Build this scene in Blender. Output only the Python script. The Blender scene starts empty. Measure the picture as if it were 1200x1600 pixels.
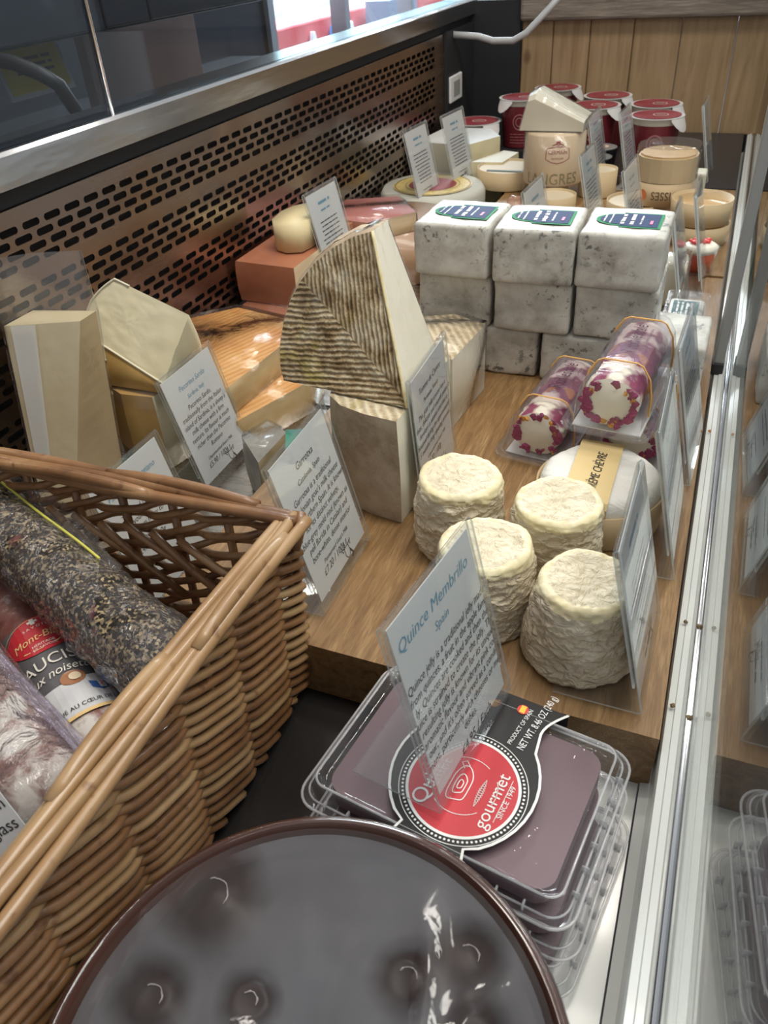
import bpy, bmesh, math, random
from mathutils import Vector, Matrix, noise
random.seed(7)
PI = math.pi
C = bpy.context.scene.collection
SC = bpy.context.scene

# ---------------------------------------------------------------- camera
cam_data = bpy.data.cameras.new('camera')
cam = bpy.data.objects.new('camera', cam_data); C.objects.link(cam)
cam_data.sensor_fit = 'VERTICAL'; cam_data.sensor_height = 32.0; cam_data.lens = 24.4
cam_data.clip_start = 0.01; cam_data.clip_end = 60
R = ((0.92698394, 0.18151967, -0.32825505), (0.37089195, -0.5742843, 0.72981964), (-0.0560351, -0.79827824, -0.59967651))
M = Matrix(((R[0][0], -R[0][1], -R[0][2], 0.0), (R[1][0], -R[1][1], -R[1][2], 0.0), (R[2][0], -R[2][1], -R[2][2], 0.37), (0, 0, 0, 1)))
cam.matrix_world = M
cam_data.dof.use_dof = True; cam_data.dof.focus_distance = 0.55; cam_data.dof.aperture_fstop = 18.0
SC.camera = cam

# ---------------------------------------------------------------- world, exposure
w = bpy.data.worlds.new('world'); SC.world = w; w.use_nodes = True
w.node_tree.nodes['Background'].inputs[0].default_value = (0.92, 0.94, 0.97, 1)
w.node_tree.nodes['Background'].inputs[1].default_value = 0.50
SC.view_settings.view_transform = 'Standard'; SC.view_settings.look = 'None'
SC.view_settings.gamma = 1.0; SC.view_settings.use_curve_mapping = False
SC.view_settings.exposure = 0.0
SC.cycles.transparent_max_bounces = 32; SC.cycles.max_bounces = 12

# ---------------------------------------------------------------- lights (shop ceiling lamps, case lamp, daylight)
def area(name, loc, target, sx, sy, power, col):
    l = bpy.data.lights.new(name, 'AREA'); l.shape = 'RECTANGLE'; l.size = sx; l.size_y = sy
    l.energy = power; l.color = col
    o = bpy.data.objects.new(name, l); C.objects.link(o); o.location = loc
    o.rotation_euler = (Vector(target) - Vector(loc)).to_track_quat('-Z', 'Y').to_euler()
    return o
area('ceiling_lamp', (0.55, 0.55, 1.9), (-0.1, 0.55, 0), 0.35, 1.5, 27, (1.0, 0.95, 0.87))
area('ceiling_lamp', (-0.02, 1.38, 2.0), (-0.1, 1.2, 0), 0.30, 0.22, 9, (1.0, 0.92, 0.82))
area('case_lamp', (-0.07, 0.5, 0.80), (-0.10, 0.5, 0), 0.03, 1.3, 2.6, (1.0, 0.94, 0.86))
area('daylight', (-2.0, 5.5, 2.6), (-3.0, 6.0, 0.0), 3.0, 3.0, 1700, (0.85, 0.95, 1.0))

# ---------------------------------------------------------------- materials
MATS = {}
class NT:
    def __init__(s, name):
        s.m = bpy.data.materials.new(name); s.m.use_nodes = True; s.t = s.m.node_tree
        s.t.nodes.clear(); s.out = s.n('ShaderNodeOutputMaterial')
    def n(s, k, **kw):
        d = s.t.nodes.new(k)
        for a, v in kw.items(): setattr(d, a, v)
        return d
    def l(s, a, b): s.t.links.new(a, b)
    def val(s, sock, v):
        if hasattr(v, 'is_output'): s.l(v, sock)
        else: sock.default_value = v
    def math(s, op, a, b=0.0, c=None):
        d = s.n('ShaderNodeMath', operation=op); s.val(d.inputs[0], a); s.val(d.inputs[1], b)
        if c is not None: s.val(d.inputs[2], c)
        return d.outputs[0]
    def rcoord(s, k=7.0):
        c = s.n('ShaderNodeTexCoord'); oi = s.n('ShaderNodeObjectInfo'); a = s.n('ShaderNodeVectorMath', operation='ADD'); s.l(c.outputs['Object'], a.inputs[0]); s.l(s.math('MULTIPLY', oi.outputs['Random'], k), a.inputs[1]); return a.outputs[0]
    def coord(s, scale=(1, 1, 1), rot=(0, 0, 0)):
        c = s.n('ShaderNodeTexCoord'); m = s.n('ShaderNodeMapping'); s.l(c.outputs['Object'], m.inputs[0])
        m.inputs['Scale'].default_value = scale; m.inputs['Rotation'].default_value = rot
        return m.outputs[0]
    def noise(s, scale, vec=None, detail=4, rough=0.55, dist=0.0):
        d = s.n('ShaderNodeTexNoise'); d.inputs['Scale'].default_value = scale; d.inputs['Detail'].default_value = detail
        d.inputs['Roughness'].default_value = rough; d.inputs['Distortion'].default_value = dist
        s.l(vec if vec is not None else s.coord(), d.inputs['Vector']); return d.outputs[0]
    def ramp(s, fac, stops):
        d = s.n('ShaderNodeValToRGB'); s.l(fac, d.inputs[0]); e = d.color_ramp.elements
        while len(e) < len(stops): e.new(0.5)
        for i, (p, c) in enumerate(stops):
            e[i].position = p; e[i].color = tuple(c) + (1,) if len(c) == 3 else c
        return d.outputs[0]
    def mix(s, f, a, b):
        d = s.n('ShaderNodeMix', data_type='RGBA'); s.val(d.inputs[0], f)
        for k, v in ((6, a), (7, b)):
            if hasattr(v, 'is_output'): s.l(v, d.inputs[k])
            else: d.inputs[k].default_value = tuple(v) + (1,)
        return d.outputs[2]
    def bump(s, h, strength, dist=0.001, nrm=None):
        d = s.n('ShaderNodeBump'); d.inputs['Strength'].default_value = strength; d.inputs['Distance'].default_value = dist
        s.l(h, d.inputs['Height'])
        if nrm is not None: s.l(nrm, d.inputs['Normal'])
        return d.outputs[0]
    def pbr(s, col, rough=0.6, metal=0.0, bump=None, spec=0.5, coat=0.0, sss=0.0, sssr=(0.004, 0.003, 0.002)):
        p = s.n('ShaderNodeBsdfPrincipled')
        if hasattr(col, 'is_output'): s.l(col, p.inputs['Base Color'])
        else: p.inputs['Base Color'].default_value = tuple(col) + (1,)
        s.val(p.inputs['Roughness'], rough); s.val(p.inputs['Metallic'], metal)
        p.inputs['Specular IOR Level'].default_value = spec; p.inputs['Coat Weight'].default_value = coat
        p.inputs['Coat Roughness'].default_value = 0.08
        if sss: p.inputs['Subsurface Weight'].default_value = sss; p.inputs['Subsurface Radius'].default_value = sssr; p.inputs['Subsurface Scale'].default_value = 1.0
        if bump is not None: s.l(bump, p.inputs['Normal'])
        s.l(p.outputs[0], s.out.inputs[0]); return p
def simple(name, col, rough=0.6, metal=0.0, spec=0.5, coat=0.0, nz=None, bmp=None, sss=0.0):
    """plain or mottled material; nz=(scale, second colour), bmp=(scale, strength, distance)"""
    if name in MATS: return MATS[name]
    t = NT(name); c = col; b = None
    if nz: c = t.ramp(t.noise(nz[0], detail=6), [(0.35, col), (0.68, nz[1])])
    if bmp: b = t.bump(t.noise(bmp[0], detail=6), bmp[1], bmp[2])
    t.pbr(c, rough, metal, b, spec, coat, sss); MATS[name] = t.m; return t.m
def thin_fresnel(t, ior):
    # a thin sheet reflects the same from both sides: undo the inside-out index on back faces
    fr = t.n('ShaderNodeFresnel'); ge = t.n('ShaderNodeNewGeometry')
    t.l(t.math('ADD', t.math('MULTIPLY', ge.outputs['Backfacing'], 1.0 / ior - ior), ior), fr.inputs[0]); return fr
def clear(name, tint=(1, 1, 1), rough=0.03, ior=1.5, haze=0.0, hazecol=(0.8, 0.8, 0.82), bmp=None, boost=1.0, stretch=(1, 1, 1)):
    """thin clear sheet: transmits straight, reflects by Fresnel, with a little milky scatter"""
    if name in MATS: return MATS[name]
    t = NT(name)
    tr = t.n('ShaderNodeBsdfTransparent'); tr.inputs[0].default_value = tuple(tint) + (1,)
    gl = t.n('ShaderNodeBsdfGlossy'); gl.inputs['Roughness'].default_value = rough
    fr = thin_fresnel(t, ior)
    if bmp:
        b = t.bump(t.noise(bmp[0], t.coord(stretch), detail=5, dist=bmp[3] if len(bmp) > 3 else 0.6), bmp[1], bmp[2])
        t.l(b, gl.inputs['Normal']); t.l(b, fr.inputs['Normal'])
    m = t.n('ShaderNodeMixShader'); t.l(t.math('MULTIPLY', fr.outputs[0], boost), m.inputs[0])
    base = tr.outputs[0]
    if haze:
        df = t.n('ShaderNodeBsdfDiffuse'); df.inputs[0].default_value = tuple(hazecol) + (1,)
        hm = t.n('ShaderNodeMixShader'); hm.inputs[0].default_value = haze
        t.l(base, hm.inputs[1]); t.l(df.outputs[0], hm.inputs[2]); base = hm.outputs[0]
    t.l(base, m.inputs[1]); t.l(gl.outputs[0], m.inputs[2]); t.l(m.outputs[0], t.out.inputs[0])
    MATS[name] = t.m; return t.m

ACR = clear('acrylic', (0.97, 0.98, 0.98), 0.01, 1.49, haze=0.02)
ACE = clear('acrylic_edge_glow', (0.85, 0.9, 0.88), 0.1, 1.49, haze=0.45, hazecol=(0.86, 0.9, 0.88))  # milky white colour stands in for light glowing in the sheet edges
PANE = clear('case_glass', (0.96, 0.98, 0.975), 0.0, 1.56)
PANE_E = clear('glass_edge', (0.25, 0.5, 0.42), 0.05, 1.5, haze=0.3, hazecol=(0.12, 0.3, 0.24))
CLAM = clear('clamshell', (0.985, 0.985, 0.99), 0.06, 1.45, haze=0.02, bmp=(22, 0.5, 0.004), boost=1.1)
CLAMR = clear('clamshell_rim', (0.97, 0.97, 0.98), 0.12, 1.5, haze=0.16, hazecol=(0.8, 0.8, 0.82))
WRAP = clear('cling_film', (0.97, 0.96, 0.98), 0.05, 1.5, haze=0.035, bmp=(38, 1.0, 0.012, 1.5), boost=1.8, stretch=(1, 1, 1))
WRAPS = clear('tight_film', (0.99, 0.98, 0.97), 0.12, 1.5, haze=0.02, bmp=(30, 0.6, 0.003, 1.0), boost=1.2)
BAG = clear('vacuum_bag', (0.92, 0.92, 0.92), 0.09, 1.5, haze=0.05, bmp=(14, 0.6, 0.006), boost=1.5)
PAPER = simple('card_paper', (0.64, 0.64, 0.64), 0.75)
INK = simple('ink_black', (0.02, 0.02, 0.02), 0.7)
INKG = simple('ink_grey', (0.10, 0.10, 0.11), 0.7)
INKB = simple('ink_blue', (0.12, 0.30, 0.42), 0.7)
WHT = simple('print_white', (0.82, 0.82, 0.80), 0.5)

# ---------------------------------------------------------------- object helpers
def tag(o, label=None, cat=None, group=None, kind=None):
    if label: o['label'] = label
    if cat: o['category'] = cat
    if group: o['group'] = group
    if kind: o['kind'] = kind
    return o
def thing(name, loc, label, cat, group=None):
    o = bpy.data.objects.new(name, None); C.objects.link(o); o.location = loc; o.empty_display_size = 0.01
    return tag(o, label, cat, group)
def wloc(p):
    v = Vector((0, 0, 0))
    while p is not None: v += Vector(p.location); p = p.parent
    return v
def link(name, V, F, mats, parent=None, smooth=False, idx=None, label=None):
    """verts in world coordinates; stored relative to the parent"""
    me = bpy.data.meshes.new(name); off = wloc(parent)
    me.from_pydata([tuple(Vector(v) - off) for v in V], [], F); 
    if not isinstance(mats, (list, tuple)): mats = [mats]
    for m in mats: me.materials.append(m)
    if idx: me.polygons.foreach_set('material_index', idx)
    if smooth: me.polygons.foreach_set('use_smooth', [True] * len(me.polygons))
    me.update()
    o = bpy.data.objects.new(name, me); C.objects.link(o)
    if parent is not None: o.parent = parent
    if label: o['label'] = label
    return o
class G:
    """geometry collector"""
    def __init__(s): s.V = []; s.F = []; s.I = []
    def add(s, V, F, i=0):
        k = len(s.V); s.V += [Vector(v) for v in V]; s.F += [tuple(a + k for a in f) for f in F]; s.I += [i] * len(F); return s
    def box(s, x0, x1, y0, y1, z0, z1, b=0.0, i=0, seg=2):
        if b <= 0:
            V = [(x, y, z) for z in (z0, z1) for y in (y0, y1) for x in (x0, x1)]
            return s.add(V, [(0, 2, 3, 1), (4, 5, 7, 6), (0, 1, 5, 4), (2, 6, 7, 3), (0, 4, 6, 2), (1, 3, 7, 5)], i)
        bm = bmesh.new(); bmesh.ops.create_cube(bm, size=1)
        for v in bm.verts: v.co = Vector(((x0 + x1) / 2 + v.co.x * (x1 - x0), (y0 + y1) / 2 + v.co.y * (y1 - y0), (z0 + z1) / 2 + v.co.z * (z1 - z0)))
        bmesh.ops.bevel(bm, geom=bm.edges[:], offset=b, segments=seg, affect='EDGES', profile=0.5)
        return s.bm(bm, i)
    def bm(s, bm, i=0):
        bm.verts.ensure_lookup_table(); bm.verts.index_update()
        V = [v.co.copy() for v in bm.verts]; F = [[v.index for v in f.verts] for f in bm.faces]; bm.free()
        return s.add(V, F, i)
    def prism(s, P, z0, z1, b=0.0, i=0, top=None, sub=0, seg=2):
        """extrude polygon P (xy, counterclockwise); top = optional polygon for the upper end"""
        n = len(P); T = top or P
        V = [(p[0], p[1], z0) for p in P] + [(p[0], p[1], z1) for p in T]
        F = [tuple(range(n - 1, -1, -1)), tuple(range(n, 2 * n))] + [(k, (k + 1) % n, n + (k + 1) % n, n + k) for k in range(n)]
        if b <= 0: return s.add(V, F, i)
        bm = bmesh.new(); vs = [bm.verts.new(v) for v in V]
        for f in F: bm.faces.new([vs[a] for a in f])
        ed = [e for e in bm.edges if e.calc_face_angle(0) > 0.35]
        bmesh.ops.bevel(bm, geom=ed, offset=b, segments=seg, affect='EDGES', profile=0.5)
        return s.bm(bm, i)
    def lathe(s, prof, c, seg=48, i=0, close=True):
        V = []; F = []
        for (r, z) in prof:
            for k in range(seg):
                a = 2 * PI * k / seg; V.append((c[0] + r * math.cos(a), c[1] + r * math.sin(a), c[2] + z))
        for j in range(len(prof) - 1):
            for k in range(seg):
                k2 = (k + 1) % seg; F.append((j * seg + k, j * seg + k2, (j + 1) * seg + k2, (j + 1) * seg + k))
        if close:
            if prof[0][0] > 1e-6: F.append(tuple(range(seg - 1, -1, -1)))
            if prof[-1][0] > 1e-6: F.append(tuple((len(prof) - 1) * seg + k for k in range(seg)))
        return s.add(V, F, i)
    def tube(s, path, rad, seg=8, i=0, flat=None):
        P = [Vector(p) for p in path]; n = len(P); V = []; F = []
        rr = rad if isinstance(rad, (list, tuple)) else [rad] * n
        up = Vector((0, 0, 1)); prev = None
        for j in range(n):
            t = (P[min(j + 1, n - 1)] - P[max(j - 1, 0)]).normalized()
            a = (prev - t * prev.dot(t)) if prev is not None else (up - t * up.dot(t))
            if a.length < 1e-4: a = Vector((1, 0, 0)) - t * t.x
            a.normalize(); prev = a; b = t.cross(a)
            for k in range(seg):
                q = 2 * PI * k / seg; V.append(P[j] + (a * math.cos(q) + b * math.sin(q)) * rr[j])
        for j in range(n - 1):
            for k in range(seg):
                k2 = (k + 1) % seg; F.append((j * seg + k, j * seg + k2, (j + 1) * seg + k2, (j + 1) * seg + k))
        F.append(tuple(range(seg - 1, -1, -1))); F.append(tuple((n - 1) * seg + k for k in range(seg)))
        return s.add(V, F, i)
    def out(s, name, mats, parent=None, smooth=False, label=None):
        return link(name, s.V, s.F, mats, parent, smooth, s.I if isinstance(mats, (list, tuple)) and len(mats) > 1 else None, label)
def autosmooth(o, ang=0.6):
    me = o.data; me.polygons.foreach_set('use_smooth', [True] * len(me.polygons))
    bm = bmesh.new(); bm.from_mesh(me)
    for e in bm.edges: e.smooth = e.calc_face_angle(0) < ang
    bm.to_mesh(me); bm.free(); return o
def xf(g, m):
    g.V = [m @ v for v in g.V]; return g
def displace(g, fn):
    g.V = [fn(v) for v in g.V]; return g
def rz(a, c): return Matrix.Translation(c) @ Matrix.Rotation(a, 4, 'Z') @ Matrix.Translation(-Vector(c))
def frame(o, u, v, n=None):
    """matrix that maps (a, b, c) to o + a u + b v + c n"""
    u = Vector(u).normalized(); v = Vector(v).normalized(); n = n or u.cross(v).normalized()
    return Matrix(((u.x, v.x, n.x, o[0]), (u.y, v.y, n.y, o[1]), (u.z, v.z, n.z, o[2]), (0, 0, 0, 1)))
def textmesh(lines, shear=0.0, res=2):
    """lines: (string, x, y, size, align, stretch); returns a G in the xy plane"""
    g = G()
    for (s_, x, y, size, al, st) in lines:
        cu = bpy.data.curves.new('t', 'FONT'); cu.body = s_; cu.size = size; cu.align_x = al; cu.shear = shear
        cu.resolution_u = res; cu.fill_mode = 'FRONT'
        o = bpy.data.objects.new('t', cu); C.objects.link(o); bpy.context.view_layer.update()
        me = bpy.data.meshes.new_from_object(o.evaluated_get(bpy.context.evaluated_depsgraph_get()))
        g.add([(v.co.x * st + x, v.co.y + y, 0) for v in me.vertices], [tuple(p.vertices) for p in me.polygons])
        bpy.data.objects.remove(o); bpy.data.curves.remove(cu); bpy.data.meshes.remove(me)
    return g
def words(g, x0, x1, y, h, rnd, i=0, z=0.0):
    """a line of print too small to read: short strokes in word-long runs"""
    x = x0
    while x < x1:
        L = rnd.uniform(2.0, 6.0) * h; e = min(x + L, x1)
        g.add([(x, y - h / 3, z), (e, y - h / 3, z), (e, y + h / 3, z), (x, y + h / 3, z)], [(0, 1, 2, 3)], i); x = e + h * 0.7
def disc(g, cx, cy, r, z=0.0, i=0, seg=48, r0=0.0):
    if r0 <= 0: return g.add([(cx + r * math.cos(2 * PI * k / seg), cy + r * math.sin(2 * PI * k / seg), z) for k in range(seg)], [tuple(range(seg))], i)
    V = [(cx + q * math.cos(2 * PI * k / seg), cy + q * math.sin(2 * PI * k / seg), z) for q in (r0, r) for k in range(seg)]
    return g.add(V, [(k, seg + k, seg + (k + 1) % seg, (k + 1) % seg) for k in range(seg)], i)
def rect(g, x0, x1, y0, y1, z=0.0, i=0): return g.add([(x0, y0, z), (x1, y0, z), (x1, y1, z), (x0, y1, z)], [(0, 1, 2, 3)], i)
def stroke(g, pts, wd, z=0.0, i=0):
    P = [Vector((p[0], p[1])) for p in pts]; V = []
    for k, p in enumerate(P):
        t = (P[min(k + 1, len(P) - 1)] - P[max(k - 1, 0)]); t = t.normalized() if t.length > 0 else Vector((1, 0)); nn = Vector((-t.y, t.x)) * wd / 2
        V += [(p.x - nn.x, p.y - nn.y, z), (p.x + nn.x, p.y + nn.y, z)]
    return g.add(V, [(2 * k, 2 * k + 2, 2 * k + 3, 2 * k + 1) for k in range(len(P) - 1)], i)
def rrect(x0, x1, y0, y1, r, n=6):
    P = []
    for (cx, cy, a0) in ((x1 - r, y0 + r, -PI / 2), (x1 - r, y1 - r, 0), (x0 + r, y1 - r, PI / 2), (x0 + r, y0 + r, PI)):
        for k in range(n + 1):
            a = a0 + PI / 2 * k / n; P.append((cx + r * math.cos(a), cy + r * math.sin(a)))
    return P
def fbm(p, s, o=4): return noise.fractal(Vector(p) * s, 0.6, 2.0, o)

# ================================================================ THE ROOM
DARK = simple('dark_shop_floor', (0.045, 0.045, 0.05), 0.4, nz=(3, (0.07, 0.07, 0.075)))
g = G().box(-6, 5, -3, 14, -1.05, -1.0); tag(g.out('floor', DARK), kind='structure')
t = NT('pine_boards'); cv = t.coord((14, 1, 1.2))
col = t.ramp(t.noise(4, cv, 5, 0.6, 1.2), [(0.3, (0.29, 0.18, 0.085)), (0.52, (0.38, 0.25, 0.13)), (0.75, (0.45, 0.31, 0.175))])
vo = t.n('ShaderNodeTexVoronoi'); vo.inputs['Scale'].default_value = 5.5; t.l(t.coord((1.3, 1, 0.8)), vo.inputs['Vector'])
col = t.mix(t.ramp(vo.outputs[0], [(0.03, (1, 1, 1)), (0.075, (0, 0, 0))]), col, (0.20, 0.11, 0.05))
t.pbr(col, 0.55, 0, t.bump(t.noise(6, cv, 4), 0.1, 0.001)); PINE = t.m
g = G(); x = -0.447
for wd in (0.065, 0.075, 0.085, 0.09, 0.10, 0.085, 0.12, 0.12):
    g.box(x + 0.0006, x + wd - 0.0006, 1.86, 1.88, -0.009, 0.198, 0.0025); x += wd
tag(g.out('wall_end', PINE), kind='structure')
t = NT('grey_beam'); cv = t.coord((1.5, 1, 14)); t.pbr(t.ramp(t.noise(9, cv, 6, 0.7), [(0.3, (0.13, 0.10, 0.08)), (0.7, (0.30, 0.25, 0.20))]), 0.8, 0, t.bump(t.noise(20, cv), 0.5, 0.003)); BEAM = t.m
tag(G().box(-0.447, 0.4, 1.835, 1.88, 0.198, 0.34, 0.006).out('trim_1', BEAM), kind='structure')
NAVY = simple('dark_navy_laminate', (0.020, 0.026, 0.038), 0.35)
BLK = simple('black_plastic', (0.018, 0.018, 0.02), 0.45)
BLKM = simple('matt_black_sheet', (0.012, 0.013, 0.015), 0.6)
tag(G().box(-4.3, 0.6, 2.19, 2.25, -1, -0.6).box(-0.52, 0.3, 1.862, 1.88, -1.0, -0.0095).out('wall_end_lower', BLKM), kind='structure')
# behind the rear doors: dark staff side with a worktop and cupboards
tag(G().box(-1.9, -1.86, -1.5, 3.32, -1.0, 1.6).out('wall_left', NAVY), kind='structure')
t = NT('brick_outside'); t.pbr(t.ramp(t.noise(2.2, detail=3), [(0.35, (0.50, 0.07, 0.08)), (0.62, (0.60, 0.22, 0.22))]), 0.6); REDW = t.m
SKYW = simple('pale_turquoise_paint', (0.30, 0.66, 0.66), 0.5, nz=(3.5, (0.75, 0.85, 0.85)))
tag(G().box(-2.75, -2.55, 2.6, 11, -0.09, 1.3).out('wall_outside', SKYW), kind='structure')
tag(G().box(-2.5, -2.2, 2.6, 9.5, -1, -0.012, 0.01).out('shop_front', REDW), 'red painted shop front seen through the bright window', 'shop front')
g = G()
for i_, y in enumerate((4.3, 4.55, 4.8, 5.1)):
    g = G().prism([(-2.19, y), (-2.17, y), (-2.17, y + 0.14), (-2.19, y + 0.14)], -0.22, -0.06, top=[(-2.19, y + 0.05), (-2.17, y + 0.05), (-2.17, y + 0.07), (-2.19, y + 0.07)])
    tag(g.out('pennant', simple('pennant_%d' % (i_ % 2), ((0.75, 0.75, 0.8), (0.1, 0.25, 0.6))[i_ % 2], 0.5)), ('white', 'blue')[i_ % 2] + ' pennant on the red shop front, ' + ('nearest', 'second', 'third', 'farthest')[i_] + ' along the row', 'pennant', 'pennants on the shop front')
FR = simple('window_frame_steel', (0.5, 0.55, 0.6), 0.3, 0.6)
g = G()
for y in (3.3, 4.05, 4.95, 6.6): g.box(-1.92, -1.84, y, y + 0.05, -1.0, 1.6)
tag(g.out('window_1', FR), kind='structure')
tag(G().prism([(-2.15, 5.02), (-2.0, 5.02), (-2.0, 5.5), (-2.15, 5.5)], -0.5, 0.02, 0.02).out('display_stand', simple('grey_enamel', (0.3, 0.33, 0.42), 0.4)), 'grey rounded stand by the bright window', 'stand')

# ================================================================ THE DISPLAY CASE
case = thing('display_case', (-0.25, 0.9, -0.045), 'refrigerated deli display case with perforated steel back and sloping glass front rail', 'display case')
t = NT('dark_deck'); t.pbr((0.055, 0.05, 0.048), t.ramp(t.noise(8, detail=3), [(0.3, (0.18,) * 3), (0.7, (0.32,) * 3)]), 0.7); DECK = t.m
t = NT('brushed_steel'); cv = t.coord((1, 30, 30)); t.pbr((0.50, 0.47, 0.43), t.ramp(t.noise(6, cv), [(0.3, (0.22,) * 3), (0.7, (0.34,) * 3)]), 1.0, t.bump(t.noise(14), 0.03, 0.002)); STEEL = t.m
WHITE = simple('white_enamel', (0.72, 0.74, 0.71), 0.22, coat=0.3, nz=(2.0, (0.66, 0.68, 0.65)))
G().box(-0.60, -0.0285, -0.35, 1.86, -0.06, -0.045).out('deck', DECK, case)
G().box(-0.585, -0.318, 0.345, 0.655, -0.0449, -0.0440).out('tray', STEEL, case, label='brushed steel tray')
G().box(-0.585, -0.34, 0.665, 1.02, -0.0449, -0.0440).out('tray', STEEL, case, label='brushed steel tray')
g = G().box(-0.028, 0.0168, -0.35, 1.0, -0.06, -0.0445)
g.out('deck_edge', WHITE, case, label='white enamel strip')
prof = [(0.0178, -0.06), (0.0178, -0.043), (0.0234, -0.041), (0.0238, -0.012), (0.0248, -0.008), (0.0285, -0.0075), (0.0290, -0.0065), (0.0325, -0.006), (0.0335, -0.009), (0.0355, -0.009), (0.0355, -0.06)]
def rail(P, y0, y1, name, m, **k):
    n = len(P); V = [(x, y, z) for y in (y0, y1) for (x, z) in P]
    F = [(j, (j + 1) % n, n + (j + 1) % n, n + j) for j in range(n)] + [tuple(range(n - 1, -1, -1)), tuple(range(n, 2 * n))]
    o = link(name, V, F, m, case, **k); return o
rail(prof, -0.35, 1.86, 'front_rail', WHITE, label='white ribbed rail')
CHR = simple('chrome', (0.75, 0.76, 0.78), 0.2, 1.0)
G().tube([(0.0362, y, -0.0065) for y in (-0.35, 1.86)], 0.0016, 10).out('glass_trim', CHR, case, True, label='thin chrome strip')
rail([(0.0395, -0.06), (0.0395, -0.012), (0.0445, -0.012), (0.0455, -0.02), (0.055, -0.02), (0.055, -0.06)], -0.35, 1.86, 'outer_rail', WHITE)
for (a, b) in ((-0.35, 0.788), (0.7915, 1.86)):
    g = G().box(0.037, 0.0385, a, b, -0.03, 0.62)
    g.I = [0, 0, 1, 1, 0, 0]; g.out('front_glass', [PANE, PANE_E], case)
GREY = simple('grey_post', (0.36, 0.36, 0.35), 0.4, 0.3)
o = G().box(0.0215, 0.0315, 0.775, 0.795, -0.006, 0.60, 0.002).out('glass_post', GREY, case, label='grey metal upright')
G().box(0.0208, 0.0322, 0.772, 0.798, -0.008, 0.004, 0.001).out('post_foot', BLK, o)
# back panel with slots
t = NT('perforated_steel'); c = t.n('ShaderNodeTexCoord'); sp = t.n('ShaderNodeSeparateXYZ'); t.l(c.outputs['Object'], sp.inputs[0])
Y = t.math('ADD', sp.outputs[1], 5.0); Z = sp.outputs[2]          # object z = world z + 0.045
PIT, RP, BAND = 0.0268, 0.0096, 0.0500
zt = t.math('SUBTRACT', 0.1862 + 0.045 + BAND * 10, Z)           # downward from the upper edge of the first row (wrapped)
zb = t.math('MODULO', zt, BAND)                                    # inside one band
row = t.math('FLOOR', t.math('DIVIDE', zb, RP))
rz_ = t.math('SUBTRACT', zb, t.math('MULTIPLY', t.math('ADD', row, 0.5), RP))
off = t.math('MULTIPLY', t.math('MODULO', row, 2.0), PIT / 2)
yb = t.math('SUBTRACT', t.math('MODULO', t.math('ADD', Y, off), PIT), PIT / 2)
dx_ = t.math('MAXIMUM', t.math('SUBTRACT', t.math('ABSOLUTE', yb), 0.0072), 0.0)
dd = t.math('SQRT', t.math('ADD', t.math('MULTIPLY', dx_, dx_), t.math('MULTIPLY', rz_, rz_)))
hole = t.math('LESS_THAN', dd, 0.0031)
hole = t.math('MULTIPLY', hole, t.math('LESS_THAN', row, 3.5))
hole = t.math('MULTIPLY', hole, t.math('LESS_THAN', Z, 0.1862 + 0.045))
hole = t.math('MULTIPLY', hole, t.math('LESS_THAN', sp.outputs[1], 0.70))
p = t.pbr((0.40, 0.33, 0.29), t.ramp(t.noise(5, t.coord((1, 1, 14))), [(0.3, (0.20,) * 3), (0.7, (0.30,) * 3)]), 1.0, t.bump(t.noise(7, detail=1), 0.35, 0.02))
tr = t.n('ShaderNodeBsdfTransparent'); mx = t.n('ShaderNodeMixShader'); t.l(hole, mx.inputs[0]); t.l(p.outputs[0], mx.inputs[1]); t.l(tr.outputs[0], mx.inputs[2]); t.l(mx.outputs[0], t.out.inputs[0])
PERF = t.m
G().box(-0.5515, -0.55, -0.3, 1.66, -0.045, 0.198).out('back_panel', PERF, case, label='perforated steel air grille')
G().box(-0.60, -0.59, -0.3, 2.15, -0.06, 0.2).out('duct_lining', BLKM, case)
G().box(-0.575, -0.545, 1.66, 1.86, -0.045, 0.20).box(-0.575, -0.448, 1.845, 1.875, -0.045, 0.236).out('rear_corner_panel', BLKM, case)
G().box(-0.58, -0.555, -0.3, 2.15, 0.198, 0.212).out('shadow_gap', BLKM, case)
prof = [(-0.60, 0.212), (-0.546, 0.212), (-0.543, 0.214), (-0.543, 0.238), (-0.546, 0.241), (-0.60, 0.241)]
t = NT('polished_rail'); t.pbr((0.62, 0.62, 0.62), 0.2, 1.0, t.bump(t.noise(10, t.coord((1, 0.5, 3)), 3), 0.12, 0.01)); RAILM = t.m
n = len(prof); V = [(x, y, z) for y in (-0.3, 2.14) for (x, z) in prof]
autosmooth(link('back_rail', V, [(j, (j + 1) % n, n + (j + 1) % n, n + j) for j in range(n)] + [tuple(range(n - 1, -1, -1)), tuple(range(n, 2 * n))], RAILM, case, label='stainless steel rail'))
for (a, b) in ((-0.3, 0.661), (0.664, 2.14)):
    G().box(-0.556, -0.552, a, b, 0.241, 0.62).out('rear_door', clear('rear_door_glass', (0.72, 0.75, 0.78), 0.01, 1.5), case, label='tinted glass sliding door')
G().tube([(-0.5505, 0.662, 0.241), (-0.5505, 0.662, 0.62)], 0.0018, 8).out('door_strip', CHR, case, True)
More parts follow.
